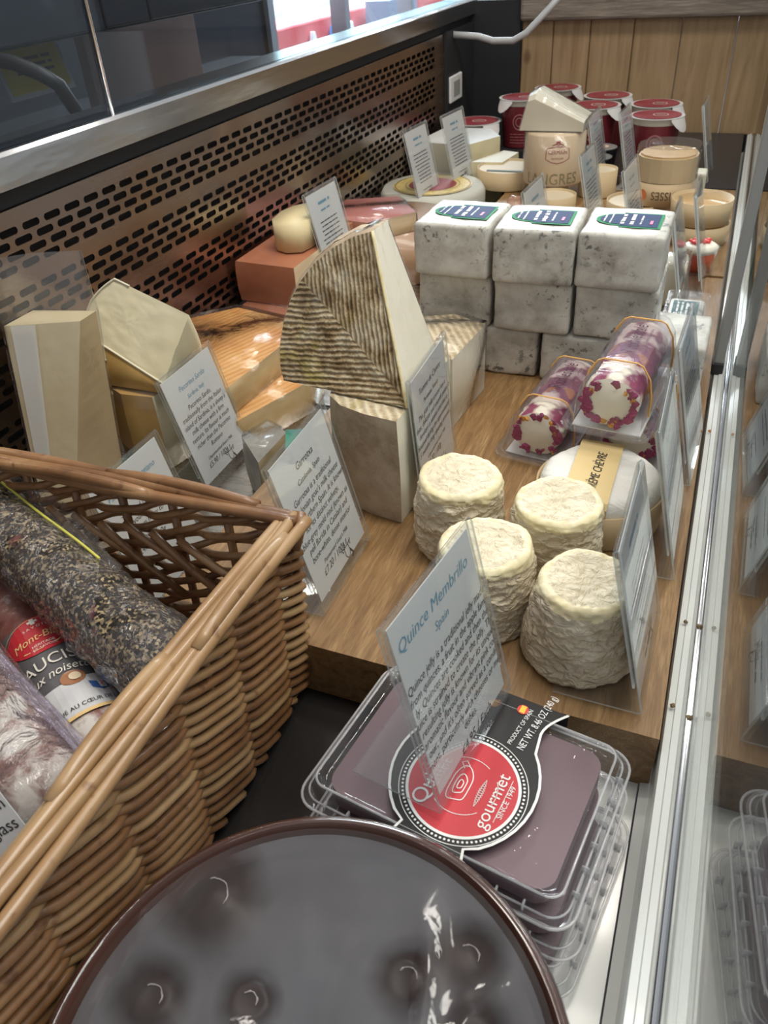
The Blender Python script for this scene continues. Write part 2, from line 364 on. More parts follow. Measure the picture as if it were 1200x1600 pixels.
# conduit arm at the far end
G().tube([(-0.545, 1.70, 0.192), (-0.50, 1.72, 0.186), (-0.47, 1.72, 0.178), (-0.43, 1.72, 0.178), (-0.405, 1.72, 0.190), (-0.37, 1.74, 0.225), (-0.31, 1.78, 0.29)], 0.006, 10).out('wiring_conduit', simple('grey_conduit', (0.42, 0.42, 0.42), 0.4), case, True, label='grey curved conduit')
g = thing('thermometer_tag', (-0.5425, 1.71, 0.10), 'small square white tag fixed on the black rear end of the case back', 'tag')
G().box(-0.549, -0.541, 1.672, 1.748, 0.075, 0.122, 0.002).out('tag_frame', simple('white_plastic', (0.7, 0.7, 0.68), 0.4), g)
G().box(-0.5412, -0.5402, 1.69, 1.73, 0.085, 0.112).out('tag_window', simple('grey_lcd', (0.30, 0.30, 0.28), 0.4), g)
# things on the staff side, seen through the rear glass
area('notice_fill_light', (-0.63, 0.9, 0.62), (-0.9, 0.95, 0.2), 0.04, 0.5, 1.4, (1.0, 0.95, 0.88))  # unseen fill light, added to brighten the yellow notice
cup = thing('overhead_cupboard', (-0.82, 1.1, 0.27), 'dark navy overhead cupboard run behind the rear sliding doors', 'cupboard')
G().box(-1.2, -0.80, 0.3, 1.45, 0.278, 0.75, 0.003).out('body', NAVY, cup)
for k, (a, b) in enumerate(((0.32, 0.98), (0.985, 1.08), (1.085, 1.44))): G().box(-0.80, -0.793, a, b, 0.282, 0.745, 0.002).out('door', NAVY, cup)
wt = thing('staff_worktop', (-1.1, 1.2, -0.10), 'black worktop behind the case on the staff side', 'worktop')
G().box(-1.86, -0.62, -0.5, 3.0, -0.14, 0.0, 0.005).out('top', simple('black_worktop', (0.02, 0.022, 0.026), 0.35), wt)
YEL = simple('yellow_paper', (0.72, 0.55, 0.08), 0.6)
nt = thing('yellow_notice', (-0.91, 0.93, 0.14), 'yellow notice sheet with white border hanging behind the dark rear glass', 'notice')
fm = frame((-0.905, 0.895, 0.208), (0.03, 1, 0), (-0.25, 0, 1))
xf(G().box(0, 0.125, 0, 0.095, -0.001, 0), fm).out('border_sheet', PAPER, nt)
xf(G().box(0.006, 0.119, 0.006, 0.095, 0.0001, 0.0005), fm).out('yellow_sheet', YEL, nt)
g = G(); rr = random.Random(3)
for k in range(3): words(g, 0.03, 0.1, 0.03 + 0.008 * k, 0.006, rr)
stroke(g, [(0.01, 0.072), (0.03, 0.077), (0.06, 0.080), (0.09, 0.076)], 0.003)
xf(displace(g, lambda v: v + Vector((0, 0, 0.0008))), fm).out('lettering', INKG, nt)
G().tube([(-0.79, 0.765, 0.2765), (-0.75, 0.760, 0.272), (-0.715, 0.758, 0.262), (-0.70, 0.765, 0.25), (-0.70, 0.785, 0.215), (-0.70, 0.82, 0.19), (-0.70, 0.87, 0.175)], 0.008, 10).out('black_hose', BLK, None, True)
tag(bpy.data.objects['black_hose'], 'black curved hose hanging in front of the yellow notice', 'hose')
tag(G().box(-1.18, -1.16, 1.36, 1.74, 0.115, 0.262, 0.002).out('pink_carton', simple('dull_pink_board', (0.26, 0.19, 0.19), 0.6, nz=(6, (0.32, 0.25, 0.24)))), 'dull pink carton standing behind the tinted rear glass', 'carton')

# ================================================================ BOARDS
t = NT('oak_board'); cv = t.coord((9, 0.9, 9)); n1 = t.noise(9, cv, 6, 0.6, 1.5)
col = t.ramp(n1, [(0.30, (0.15, 0.078, 0.028)), (0.5, (0.27, 0.155, 0.062)), (0.72, (0.38, 0.24, 0.11))])
fine = t.noise(60, t.coord((14, 1.0, 14)), 3); col = t.mix(t.ramp(fine, [(0.42, (0, 0, 0)), (0.62, (0.6,) * 3)]), col, (0.17, 0.09, 0.035))
t.pbr(col, 0.42, 0, t.bump(fine, 0.25, 0.0006)); OAK = t.m
b1 = G().prism([(-0.315, 0.303), (0.0225, 0.301), (0.0195, 1.02), (-0.315, 1.02)], -0.0445, 0.0, 0.007, seg=4).out('cutting_board', OAK, None)
autosmooth(b1); tag(b1, 'thick oak board under the goat cheeses, its corner nearest the camera', 'board')
b2 = autosmooth(G().prism([(-0.34, 1.03), (0.0195, 1.03), (0.0185, 1.42), (-0.34, 1.42)], -0.0445, -0.001, 0.006).out('cutting_board', OAK, None))
tag(b2, 'second oak board farther back under the round wooden cheese boxes', 'board')
for i_, (x, y) in enumerate(((0.0275, 0.655), (0.0283, 0.405), (0.0272, 0.332), (0.0362, 0.402), (0.0365, 0.325))):
    g = G(); bm = bmesh.new(); bmesh.ops.create_icosphere(bm, subdivisions=2, radius=0.0014)
    for v in bm.verts: v.co *= 1 + 0.35 * fbm(v.co + Vector((i_, 0, 0)), 900)
    g.bm(bm); g = xf(g, Matrix.Translation((x, y, -0.0048 if x < 0.03 else -0.0035)))
    tag(g.out('crumb', simple(('orange_crumb' if i_ == 0 else 'brown_crumb'), ((0.5, 0.2, 0.06) if i_ == 0 else (0.22, 0.15, 0.08)), 0.7)),
        ('orange crumb on the white rail beside the far boxed cheese packs', 'brown crumb on the white rail beside the cream cheese box', 'brown crumb on the white rail beside the nearest goat cheese', 'brown crumb on the chrome strip, farther one', 'brown crumb on the chrome strip, nearer one')[i_], 'crumb', 'crumbs on the rail')

# ================================================================ PRICE CARDS
W_, H_, L_ = 0.086, 0.115, 0.027
def card(base, yaw, lines, label, group='acrylic price cards', z_lean=L_, rnd=None, foot=0.052, art=True, holder='price_card'):
    """acrylic stand: front sheet folded over at the top, back sheet and foot behind; the paper sits between"""
    yaw = math.radians(yaw); u = Vector((math.cos(yaw), math.sin(yaw), 0)); p = Vector((-u.y, u.x, 0)); O = Vector(base)
    th = thing(holder, base, label, 'price card', group)
    s = math.hypot(z_lean, H_); d = (p * z_lean + Vector((0, 0, H_))) / s      # up the slope
    nrm = u.cross(d)                                                          # out of the front face
    def P2(a, b): return p * a + Vector((0, 0, b))
    dl, dh = z_lean / s, H_ / s; T = 0.0013; gap = 0.0030
    # centre line in (p, z)
    bk = lambda k: (dl * k + gap * dh, dh * k - gap * dl)
    line = [(foot, 0.0009), (0.004, 0.0009), (0.0012, 0.0016), (0.0006 + dl * 0.003, dh * 0.003 + 0.0006), (dl * (s - 0.001), dh * (s - 0.001)), (dl * s + gap * 0.35, dh * s + 0.0003), bk(s - 0.001), bk(0.022)]
    m = len(line); V = []
    for side in (0, 1):
        for k in range(m):
            a = Vector(line[max(k - 1, 0)]); b = Vector(line[min(k + 1, m - 1)]); t_ = (b - a).normalized(); q = Vector((-t_.y, t_.x)) * T / 2
            for sg in (-1, 1):
                c = Vector(line[k]) + q * sg; V.append(O + u * (W_ * side) + P2(c.x, c.y))
    F = []; I = []
    for k in range(m - 1):
        a, b = 2 * k, 2 * k + 2; o2 = 2 * m
        F += [(a, b, b + o2, a + o2), (a + 1, a + 1 + o2, b + 1 + o2, b + 1)]; I += [0, 0]
        F += [(a, a + 1, b + 1, b), (a + o2, b + o2, b + 1 + o2, a + 1 + o2)]; I += [1, 1]
    F += [(0, 2 * m, 2 * m + 1, 1), (2 * m - 2, 2 * m - 1, 4 * m - 1, 4 * m - 2)]; I += [1, 1]
    link('acrylic_stand', V, F, [ACR, ACE], th, idx=I)
    # paper
    fm = frame(O + p * (gap * 0.5 * dh) , u, d, nrm)
    g = G().box(0.004, W_ - 0.004, 0.010, s - 0.004, -0.0004, 0.0002); xf(g, fm)
    pc = g.out('card', PAPER, th)
    hh = s; lift = 0.0004
    gg = [G(), G()]
    if lines:
        gt = textmesh([(a, W_ / 2 + (x or 0), hh - y, sz, 'CENTER', st) for (a, x, y, sz, st, c) in lines if c], 0.25); gg[1] = gt
        gg[0] = textmesh([(a, W_ / 2 + (x or 0), hh - y, sz, 'CENTER', st) for (a, x, y, sz, st, c) in lines if not c], 0.25)
    else:
        rnd = random.Random(rnd or 1); n_ = 9
        words(gg[1], 0.028, 0.058, hh - 0.018, 0.0050, rnd); words(gg[1], 0.030, 0.056, hh - 0.027, 0.0030, rnd)
        for k in range(n_): q = rnd.uniform(0.0, 0.008); words(gg[0], 0.014 + q, 0.072 - q, hh - 0.040 - 0.0052 * k, 0.0020, rnd)
        words(gg[0], 0.026, 0.060, hh - 0.094, 0.0018, rnd); words(gg[0], 0.030, 0.056, hh - 0.101, 0.003, rnd)
    for q, mt in ((0, INK), (1, INKB)):
        if gg[q].V:
            g = gg[q]; g.V = [v + Vector((0, 0, lift)) for v in g.V]; xf(g, fm); g.out('lettering', mt, pc)
    if art:
        g = G(); cx = 0.054; cy = 0.0135; q = 0.0010
        stroke(g, [(cx - 0.004, cy + 0.006), (cx - 0.0045, cy), (cx - 0.002, cy - 0.003), (cx + 0.001, cy - 0.0025), (cx + 0.003, cy + 0.001), (cx + 0.002, cy + 0.006), (cx - 0.004, cy + 0.006)], q * 0.6)
        stroke(g, [(cx - 0.004, cy + 0.006), (cx - 0.009, cy + 0.007), (cx - 0.006, cy + 0.004)], q); stroke(g, [(cx + 0.002, cy + 0.006), (cx + 0.007, cy + 0.008), (cx + 0.005, cy + 0.004)], q)
        stroke(g, [(cx - 0.002, cy + 0.007), (cx - 0.003, cy + 0.011)], q * 0.7); stroke(g, [(cx + 0.0005, cy + 0.007), (cx + 0.002, cy + 0.011)], q * 0.7)
        stroke(g, [(cx + 0.003, cy + 0.001), (cx + 0.006, cy - 0.004), (cx + 0.003, cy - 0.006)], q * 1.6)
        g.V = [v + Vector((0, 0, lift * 1.1)) for v in g.V]; xf(g, fm); g.out('animal_drawing', INK, pc)
    return th
def txt(title, place, body, milk, price, tc=1, ts=0.0070, bs=0.0064):
    L = [(title, 0, 0.021, ts, 0.95, tc), (place, 0, 0.0305, 0.0054, 0.95, tc)]; y = 0.0395
    for b in body: L.append((b, 0, y, bs, 0.92, 0)); y += 0.0070
    L.append((milk, 0, y + 0.0015, 0.0044, 0.95, 0)); L.append((price, -0.008, y + 0.0090, 0.0074, 0.9, 0))
    return L
card((-0.1952, 0.327, 0.0012), 91.6, txt('Garrotxa', 'Catalonia, Spain', ['Garrotxa is a traditional', "Catalonian goat's milk cheese", 'from Northern Spain. It is known', 'for its distinct velvety,', 'blue-grey mold rind (known as', 'pell florida in Catalan) and', 'bone-white, dense interior'], "Pasteurised Goat's Milk", '£7.20 / 100g', 0),
     'white Garrotxa price card on the front left of the oak board, beside the basket')
card((-0.0715, 0.2035, 0.0215), 81.5, [('Quince Membrillo', -0.002, 0.021, 0.0098, 0.95, 1), ('Spain', 0, 0.0315, 0.0066, 1, 1)] + [(b, 0.001, 0.044 + 0.0067 * k, 0.0066, 0.80, 0) for k, b in enumerate(['Quince jelly is a traditional jelly made', 'from quinces, a fruit in the apple fami-', 'ly. Quinces are cooked and then the', 'juice is strained to create the jelly. The', 'resulting jelly is known for its unique', 'aromatic flavour and vibrant pink col-', "our, and it's often served as a condi-", 'ment, particularly with cheeses or meat', 'dishes.'])] + [('£4.95 / Each', 0.004, 0.1085, 0.0075, 0.95, 0)],
     'Quince Membrillo price card standing on the clear box of quince paste', art=False)
card((-0.1680, 0.4546, 0.0012), 91.5, txt('Tomme de Chèvre', 'Pyrenees, France', ['This goat milk tomme has a', 'white, delicate and smooth paste. It', 'develops a natural rind that is', 'brushed during the approximately', '5 months long ripening process.'], "Unpasteurised Goat's Milk", '£5.20 / 100g', 0),
     'price card leaning before the herringbone rind wedge, behind the rough goat cheeses', foot=0.009, z_lean=0.010)
card((-0.388, 0.474, -0.0435), 91.2, txt('Pecorino Sardo', 'Sardinia, Italy', ['Pecorino Sardo,', 'traditionally from the Italian', "island of Sardinia, is a sheep's", 'milk cheese with a firm', 'texture. Its flavour is much', 'richer than the Pecorino', 'Romano'], "Unpasteurised Ewe's Milk", '£5.90 / 100g'),
     'Pecorino Sardo price card in front of the hard yellow rind wedges')
card((-0.342, 0.3215, -0.0435), 90, txt('Parmigiano Reggiano', 'Italy', ['This hard cheese has', 'a flavour that reaches', 'from fruity to'], "Unpasteurised Cow's Milk", '£4.50 / 100g'),
     'price card half hidden by the basket rim, only its top corner showing', art=False)
card((0.0118, 0.3133, 0.0012), 89.5, None, 'edge-on price card at the front right board corner beside the nearest goat cheese', rnd=5)
card((0.0180, 0.4359, 0.0012), 90.5, None, 'clear price card seen edge on beside the cream goat cheese box', rnd=6, foot=0.012)
card((0.0190, 0.5527, 0.0012), 88, None, 'clear price card seen edge on beside the boxed petal cheese packs', rnd=7, foot=0.012)
card((-0.0135, 0.853, 0.0012), 90, None, 'nearer of two edge-on cards right behind the white foil blocks', rnd=8)
card((0.0010, 0.945, 0.0012), 90.5, None, 'farther of two edge-on cards right behind the white foil blocks', rnd=9)
card((-0.4425, 0.872, -0.0435+0.0435), 88, None, 'price card standing among the red-brown rind cheeses', rnd=10, foot=0.010)
card((-0.4467, 1.2233, -0.0005), 85.4, None, 'nearer of the two tall cards by the wheel with the gold paper', rnd=11)
card((-0.4228, 1.335, 0.0005), 83.5, None, 'farther of the two tall cards by the wheel with the gold paper', rnd=12)
card((-0.1543, 1.1051, 0.0005), 87, None, 'price card right of the tall Langres box, behind the foil blocks', rnd=13)
card((-0.0894, 1.0365, 0.0005), 86.5, None, 'price card left of the stacked bark boxes, behind the right foil block', rnd=14)
card((-0.186, 0.925, 0.0012), 87.5, None, 'short-looking price card peeking over the middle foil block', rnd=15)
card((-0.0256, 1.4509, 0.0005), 88.5, None, 'edge-on card far back on the right, near the wooden end wall', rnd=16)
card((-0.188, 1.352, 0.0005), 87, None, 'small card between the red tubs and the Langres box', rnd=17, foot=0.02)
card((-0.145, 1.385, 0.0005), 87, None, 'small card behind the bark boxes, below the right red tub', rnd=18)

# ================================================================ ROUGH GOAT CHEESES
t = NT('crottin_rind'); n1 = t.noise(38, detail=6, rough=0.62, dist=0.8)
c1 = t.ramp(n1, [(0.32, (0.49, 0.39, 0.26)), (0.5, (0.63, 0.54, 0.39)), (0.7, (0.74, 0.67, 0.52))])
c1 = t.mix(t.ramp(t.noise(9, detail=3), [(0.5, (0, 0, 0)), (0.72, (0.4,) * 3)]), c1, (0.60, 0.47, 0.33))
vr = t.n('ShaderNodeTexVoronoi', feature='SMOOTH_F1'); vr.inputs['Scale'].default_value = 210; t.l(t.coord((1, 1, 1.9)), vr.inputs['Vector'])
bb = t.bump(vr.outputs[0], 0.6, 0.0012); rg = t.math('ABSOLUTE', t.math('SUBTRACT', t.noise(95, t.coord((1, 1, 1.5)), 3, 0.5, 0.8), 0.5)); bb = t.bump(rg, 1.0, 0.006, bb); bb = t.bump(t.noise(170, detail=4, dist=1.5), 0.5, 0.0008, bb)
t.pbr(c1, 0.62, 0, bb, 0.4, sss=0.12); CROT = t.m
t = NT('crottin_edge'); t.pbr(t.ramp(t.noise(50, detail=4), [(0.35, (0.74, 0.64, 0.38)), (0.65, (0.80, 0.73, 0.50))]), 0.5, 0, t.bump(t.noise(150, detail=4, dist=1.2), 0.5, 0.0008), sss=0.12); CROTE = t.m
t = NT('crottin_top'); t.pbr(t.ramp(t.noise(45, detail=6, dist=1.0), [(0.3, (0.66, 0.56, 0.38)), (0.6, (0.77, 0.69, 0.51))]), 0.55, 0, t.bump(t.math('ABSOLUTE', t.math('SUBTRACT', t.noise(80, None, 4, 0.6, 1.2), 0.5)), 1.0, 0.004, t.bump(t.noise(190, detail=5, dist=1.5), 0.6, 0.0008)), sss=0.08); CROTT = t.m
def crottin(x, y, r0, r1, h, seed, label, tilt=(0, 0), zb=0.0003):
    th = thing('goat_cheese', (x, y, zb), label, 'cheese', 'wrinkled cylindrical goat cheeses')
    segs, rings = 190, 66; V = []; F = []; I = []; sd = Vector((seed * 3.7, seed * 1.3, 0)); prof = []
    for k in range(rings): 
        q = k / (rings - 1); prof.append((r0 + (r1 - r0) * q + 0.0014 * math.sin(q * PI), h * q))
    prof = [(r0 - 0.003, 0.0), (r0 - 0.0008, 0.0008)] + prof[2:-2]
    prof += [(r1 - 0.0002, h - 0.0012), (r1 - 0.0018, h + 0.0001), (r1 - 0.0036, h)] + [((r1 - 0.0036) * (1 - k / 26.0), h - 0.0006 * (k / 26.0)) for k in range(1, 26)]
    nside = rings - 6
    for j, (r, z) in enumerate(prof):
        for k in range(segs):
            a = 2 * PI * k / segs; p = Vector((r * math.cos(a), r * math.sin(a), z))
            q = Vector((p.x, p.y, p.z * 1.7)) + sd
            big = 0.0012 * fbm(q, 34, 2); wr = -abs(noise.noise(q * 105)) * 0.0030 - abs(noise.noise(q * 230 + Vector((9, 9, 9)))) * 0.0011 + 0.0010
            if j < nside + 2:
                rr_ = r + big * 1.5 + wr * min(1, (h - z) / (h * 0.12) + 0.3); zz = z
                if z < 0.001: zz = 0
            else:
                rr_ = r + big * 1.2; zz = z + wr * 0.45 + big * 0.8 + 0.0013 * fbm(q + Vector((5, 1, 0)), 75, 3)
            V.append((x + rr_ * math.cos(a) + tilt[0] * zz, y + rr_ * math.sin(a) + tilt[1] * zz, zb + max(zz, 0)))
    m = len(prof)
    for j in range(m - 1):
        for k in range(segs):
            k2 = (k + 1) % segs; F.append((j * segs + k, j * segs + k2, (j + 1) * segs + k2, (j + 1) * segs + k))
            a = 2 * PI * k / segs; lim = h - 0.0065 + 0.0042 * noise.noise(Vector((math.cos(a) * 2.2, math.sin(a) * 2.2, seed))); z = prof[j][1]
            I.append(0 if (z < lim and j < nside + 2) else (1 if prof[j][0] > r1 - 0.0042 + 0.0018 * noise.noise(Vector((math.cos(a) * 3, math.sin(a) * 3, seed + 7))) else 2))
    F.append(tuple(range(segs - 1, -1, -1))); I.append(0); F.append(tuple((m - 1) * segs + k for k in range(segs))); I.append(2)
    link('rind', V, F, [CROT, CROTE, CROTT], th, True, I)
crottin(-0.0325, 0.353, 0.0345, 0.0275, 0.0565, 1, 'wrinkled goat cheese nearest the camera at the board front right', zb=0.0030)
crottin(-0.0985, 0.369, 0.0330, 0.0285, 0.0580, 2, 'wrinkled goat cheese partly behind the Quince Membrillo card')
crottin(-0.1350, 0.434, 0.0320, 0.0285, 0.0600, 3, 'wrinkled goat cheese farthest left, below the leaning price card')
crottin(-0.0645, 0.430, 0.0320, 0.0285, 0.0560, 4, 'wrinkled goat cheese touching the boxed cream goat cheese')

# ================================================================ CREAM GOAT CHEESE IN A BARK BOX
cc = thing('cream_goat_cheese', (-0.046, 0.4985, 0), 'round white cream goat cheese in thin bark box with handwritten yellow label', 'cheese')
BARK = simple('thin_bark', (0.48, 0.35, 0.19), 0.6, nz=(8, (0.60, 0.46, 0.27)), bmp=(60, 0.15, 0.0006))
cx, cy = -0.046, 0.4985
G().lathe([(0.0455, 0), (0.0465, 0.001), (0.0468, 0.029), (0.0455, 0.029), (0.045, 0.002), (0.0, 0.002)], (cx, cy, 0), 72).out('bark_box', BARK, cc, True)
t = NT('bloomy_rind'); t.pbr(t.ramp(t.noise(30, detail=5), [(0.3, (0.74, 0.72, 0.66)), (0.65, (0.83, 0.82, 0.77))]), 0.6, 0, t.bump(t.noise(90, t.coord((0.4, 1.4, 1)), detail=5, dist=1), 0.8, 0.0025), sss=0.1); BLOOM = t.m
g = G().lathe([(0.0, 0.003), (0.0435, 0.003), (0.0442, 0.02), (0.0440, 0.029), (0.0425, 0.034), (0.039, 0.0375), (0.034, 0.039), (0.02, 0.0396), (0.0, 0.0398)], (cx, cy, 0), 96)
displace(g, lambda v: v + Vector((0, 0, 0.0012 * fbm(v, 55, 4) if v.z > 0.01 else 0))).out('cheese', BLOOM, cc, True)
BUFF = simple('buff_label', (0.74, 0.56, 0.27), 0.6)
V = []; F = []; pth = [(0.0455 + 0.0016, 0.006), (0.0455 + 0.0017, 0.030), (0.0440, 0.0350), (0.0405, 0.0388), (0.034, 0.0405), (0.015, 0.0412), (-0.015, 0.0412), (-0.034, 0.0405), (-0.0405, 0.0388), (-0.044, 0.034)]
cs, sn = math.cos(0.06), math.sin(0.06)
def lab(a, b): return (cx - 0.0115 + a, cy - b)
for (b, z) in pth:
    for a in (-0.0095, 0.0225):
        q = lab(a + 0.0115 * 0 , b); V.append((q[0] + 0.03 * (-b) * 0, q[1] if abs(b) < 0.046 else q[1] + 0.0035, z + 0.0003))
F = [(2 * k, 2 * k + 1, 2 * k + 3, 2 * k + 2) for k in range(len(pth) - 1)]
lb = link('label', V, F, BUFF, cc)
g = textmesh([('CRÈME CHÈVRE', 0, 0, 0.0098, 'CENTER', 0.76)], 0.3); xf(g, frame((cx + 0.0005, cy - 0.006, 0.0419), (0.02, 1, 0), (-1, 0.02, 0))); g.out('lettering', INK, lb)
g = disc(G(), 0, 0, 0.005, seg=24, r0=0.0046); xf(g, frame((cx + 0.0020, cy - 0.0475-0.0004, 0.013), (1, 0, 0), (0, 0, 1))); g.out('stamp', simple('brown_print', (0.35, 0.22, 0.08), 0.7), lb)

# ================================================================ WHITE FOIL BLOCKS
t = NT('mottled_foil'); n1 = t.noise(26, t.rcoord(), detail=7, rough=0.68)
col = t.ramp(n1, [(0.28, (0.20, 0.19, 0.165)), (0.40, (0.42, 0.40, 0.355)), (0.55, (0.58, 0.565, 0.51)), (0.75, (0.68, 0.67, 0.62))])
vs = t.noise(140, t.rcoord(), detail=2, rough=0.7); col = t.mix(t.ramp(t.math('MULTIPLY', t.ramp(vs, [(0.56, (0, 0, 0)), (0.66, (1, 1, 1))]), t.ramp(t.noise(15, t.rcoord(), detail=2), [(0.46, (0, 0, 0)), (0.6, (1, 1, 1))])), [(0, (0, 0, 0)), (1, (1, 1, 1))]), col, (0.14, 0.14, 0.13))
t.pbr(col, 0.38, 0, t.bump(t.noise(60, detail=4), 0.25, 0.001), 0.5); FOIL = t.m
GRN = simple('label_green', (0.02, 0.22, 0.09), 0.6, spec=0.15); NVB = simple('label_navy', (0.012, 0.03, 0.11), 0.6, spec=0.15); PNK = simple('label_pink', (0.75, 0.12, 0.3), 0.5)
def foil_block(x0, y0, z0, wd, dp, ht, yaw, seed, label, lab_=True):
    c = Vector((x0 + wd / 2, y0 + dp / 2, z0)); th = thing('foil_wrapped_cheese', c, label, 'cheese', 'stacked white foil-wrapped cheese blocks')
    bm = bmesh.new(); bmesh.ops.create_cube(bm, size=1)
    for v in bm.verts: v.co = Vector((v.co.x * wd, v.co.y * dp, (v.co.z + 0.5) * ht))
    bmesh.ops.bevel(bm, geom=bm.edges[:], offset=0.0035, segments=3, affect='EDGES', profile=0.5)
    bmesh.ops.subdivide_edges(bm, edges=[e for e in bm.edges if e.calc_length() > 0.02], cuts=9, use_grid_fill=True)
    g = G().bm(bm); sd = Vector((seed, seed * 2.1, 0))
    def f(v):
        q = v + sd; dsp = 0.0011 * fbm(q, 40, 3); n_ = Vector((v.x, v.y, (v.z - ht / 2) * 1.4)).normalized()
        w_ = v + n_ * dsp; w_.z = min(max(w_.z, 0), ht + 0.0004); return w_
    displace(g, f); xf(g, Matrix.Translation(c) @ Matrix.Rotation(yaw, 4, 'Z')); o = g.out('foil_wrapper', FOIL, th, True)
    # folded flap ridges on the side
    if lab_:
        fm = Matrix.Translation(c + Vector((0, 0, ht + 0.0009))) @ Matrix.Rotation(yaw, 4, 'Z')
        def shape(k):
            hw, hl = 0.021 - k, 0.029 - k; P = [(-0.006 + k * 0.2, -hw), (hl, -hw), (hl, hw), (-0.006 + k * 0.2, hw)]
            P += [(-0.006 + k * 0.2 - (0.022 - k) * math.sin(a), (hw - 0.004) * math.cos(a)) for a in [PI * j / 10 for j in range(11)]]
            return P
        g = G(); P = shape(0); g.add([(p[0], p[1], 0) for p in P], [tuple(range(len(P)))]); xf(g, fm); lb_ = g.out('label', GRN, th)
        g = G(); P = shape(0.0028); g.add([(p[0], p[1], 0.0003) for p in P], [tuple(range(len(P)))], 0)
        rr = random.Random(seed)
        gw = G()
        for (px_, h_, a_, b_) in ((-0.020, 0.0022, -0.010, 0.010), (-0.0145, 0.0022, -0.013, 0.013), (-0.004, 0.005, -0.014, 0.012), (0.004, 0.0055, -0.015, 0.015), (0.0115, 0.0025, -0.012, 0.012)):
            x_ = a_
            while x_ < b_:
                e_ = x_ + h_ * rr.uniform(0.3, 0.55)
                rect(gw, x_, e_, -h_ * rr.uniform(0.25, 0.4), h_ * rr.uniform(0.25, 0.4)); x_ = e_ + h_ * (0.18 if rr.random() < 0.8 else 0.6)
            gw.V[-4 * 50:] = gw.V[-4 * 50:]
            for k in range(len(gw.V)):
                if gw.V[k].z == 0.0: gw.V[k] = Vector((px_ + gw.V[k].y, -gw.V[k].x, 0.0006))
        xf(g, fm); g.out('label_field', NVB, lb_); xf(gw, fm); gw.out('lettering', WHT, lb_)
        g = rect(G(), 0.019, 0.0215, -0.011, -0.001, 0.0007); xf(g, fm); g.out('label_accent', PNK, lb_)
    return th
bd, bw, bh = 0.078, 0.0725, 0.0490
rows = [(-0.213, 0.703, 0, 0.0, 'bottom left foil block, lowest of the stack behind the tomme wedge', 0), (-0.1370, 0.701, 0, 0.02, 'bottom middle foil block, lowest, behind the petal cheese packs', 0), (-0.0600, 0.705, 0, -0.01, 'bottom right foil block, mostly hidden behind the petal cheese packs', 0),
        (-0.2600, 0.700, 1, -0.02, 'middle-tier foil block at the left end of the stack', 0), (-0.1840, 0.697, 1, 0.0, 'middle-tier foil block in the centre of the stack', 1), (-0.1080, 0.700, 1, 0.0, 'middle-tier foil block at the right end, green label edge showing', 1),
        (-0.2600, 0.690, 2, -0.03, 'top left foil block with green and navy label', 1), (-0.1850, 0.688, 2, 0.03, 'top middle foil block with green and navy label', 1), (-0.1090, 0.692, 2, -0.01, 'top right foil block with green and navy label', 1)]
for k, (x, y, t_, a, lb_, l2) in enumerate(rows):
    foil_block(x, y, t_ * (bh + 0.0012) + 0.0002, bw, bd, bh, a, 11 + k, lb_, bool(l2))
# boxed foil block at the right
bx = thing('boxed_foil_cheese', (-0.010, 0.80, 0), 'foil cheese block in clear plastic box with dark label, right of the foil stack', 'cheese')
G().box(-0.031, 0.004, 0.775, 0.845, 0.001, 0.04, 0.004).out('foil_wrapper', FOIL, bx)
lb_ = G().box(-0.027, -0.002, 0.785, 0.835, 0.0402, 0.0408).out('label', simple('dark_teal_label', (0.02, 0.10, 0.10), 0.4), bx)
gw = G(); rr = random.Random(4)
for k in range(4): words(gw, -0.02, 0.02, 0.0045 * k - 0.006, 0.003, rr)
xf(gw, frame((-0.0145, 0.81, 0.0412), (0, 1, 0), (-1, 0, 0))).out('lettering', WHT, lb_)
G().prism(rrect(-0.034, 0.0075, 0.768, 0.85, 0.006), 0.0003, 0.046, 0.002).out('clear_box', CLAM, bx)

# ================================================================ PETAL CHEESE PACKS
t = NT('petal_cheese'); vz = t.n('ShaderNodeTexVoronoi'); vz.inputs['Scale'].default_value = 105; vz.inputs['Randomness'].default_value = 1
t.l(t.coord((1, 1, 1)), vz.inputs['Vector']); sp = t.n('ShaderNodeSeparateColor'); t.l(vz.outputs['Color'], sp.inputs[0])
msk = t.ramp(t.noise(24, detail=3), [(0.48, (0, 0, 0)), (0.54, (1, 1, 1))])
pet = t.ramp(sp.outputs[0], [(0.0, (0.16, 0.015, 0.06)), (0.45, (0.30, 0.04, 0.12)), (0.8, (0.20, 0.02, 0.05)), (0.93, (0.50, 0.20, 0.05))])
col = t.mix(msk, (0.82, 0.77, 0.64), pet); t.pbr(col, 0.5, 0, t.bump(vz.outputs[0], 0.7, 0.0015), sss=0.05); PETAL = t.m
CREAM = simple('fresh_cheese', (0.84, 0.80, 0.68), 0.5, nz=(20, (0.80, 0.75, 0.62)), bmp=(50, 0.25, 0.001), sss=0.15)
FOILL = clear('printed_film', (0.86, 0.80, 0.86), 0.08, 1.5, haze=0.10, hazecol=(0.7, 0.6, 0.7)); ORA = simple('orange_line', (0.80, 0.45, 0.12), 0.5); ABS = simple('white_tray_liner', (0.78, 0.78, 0.76), 0.6)
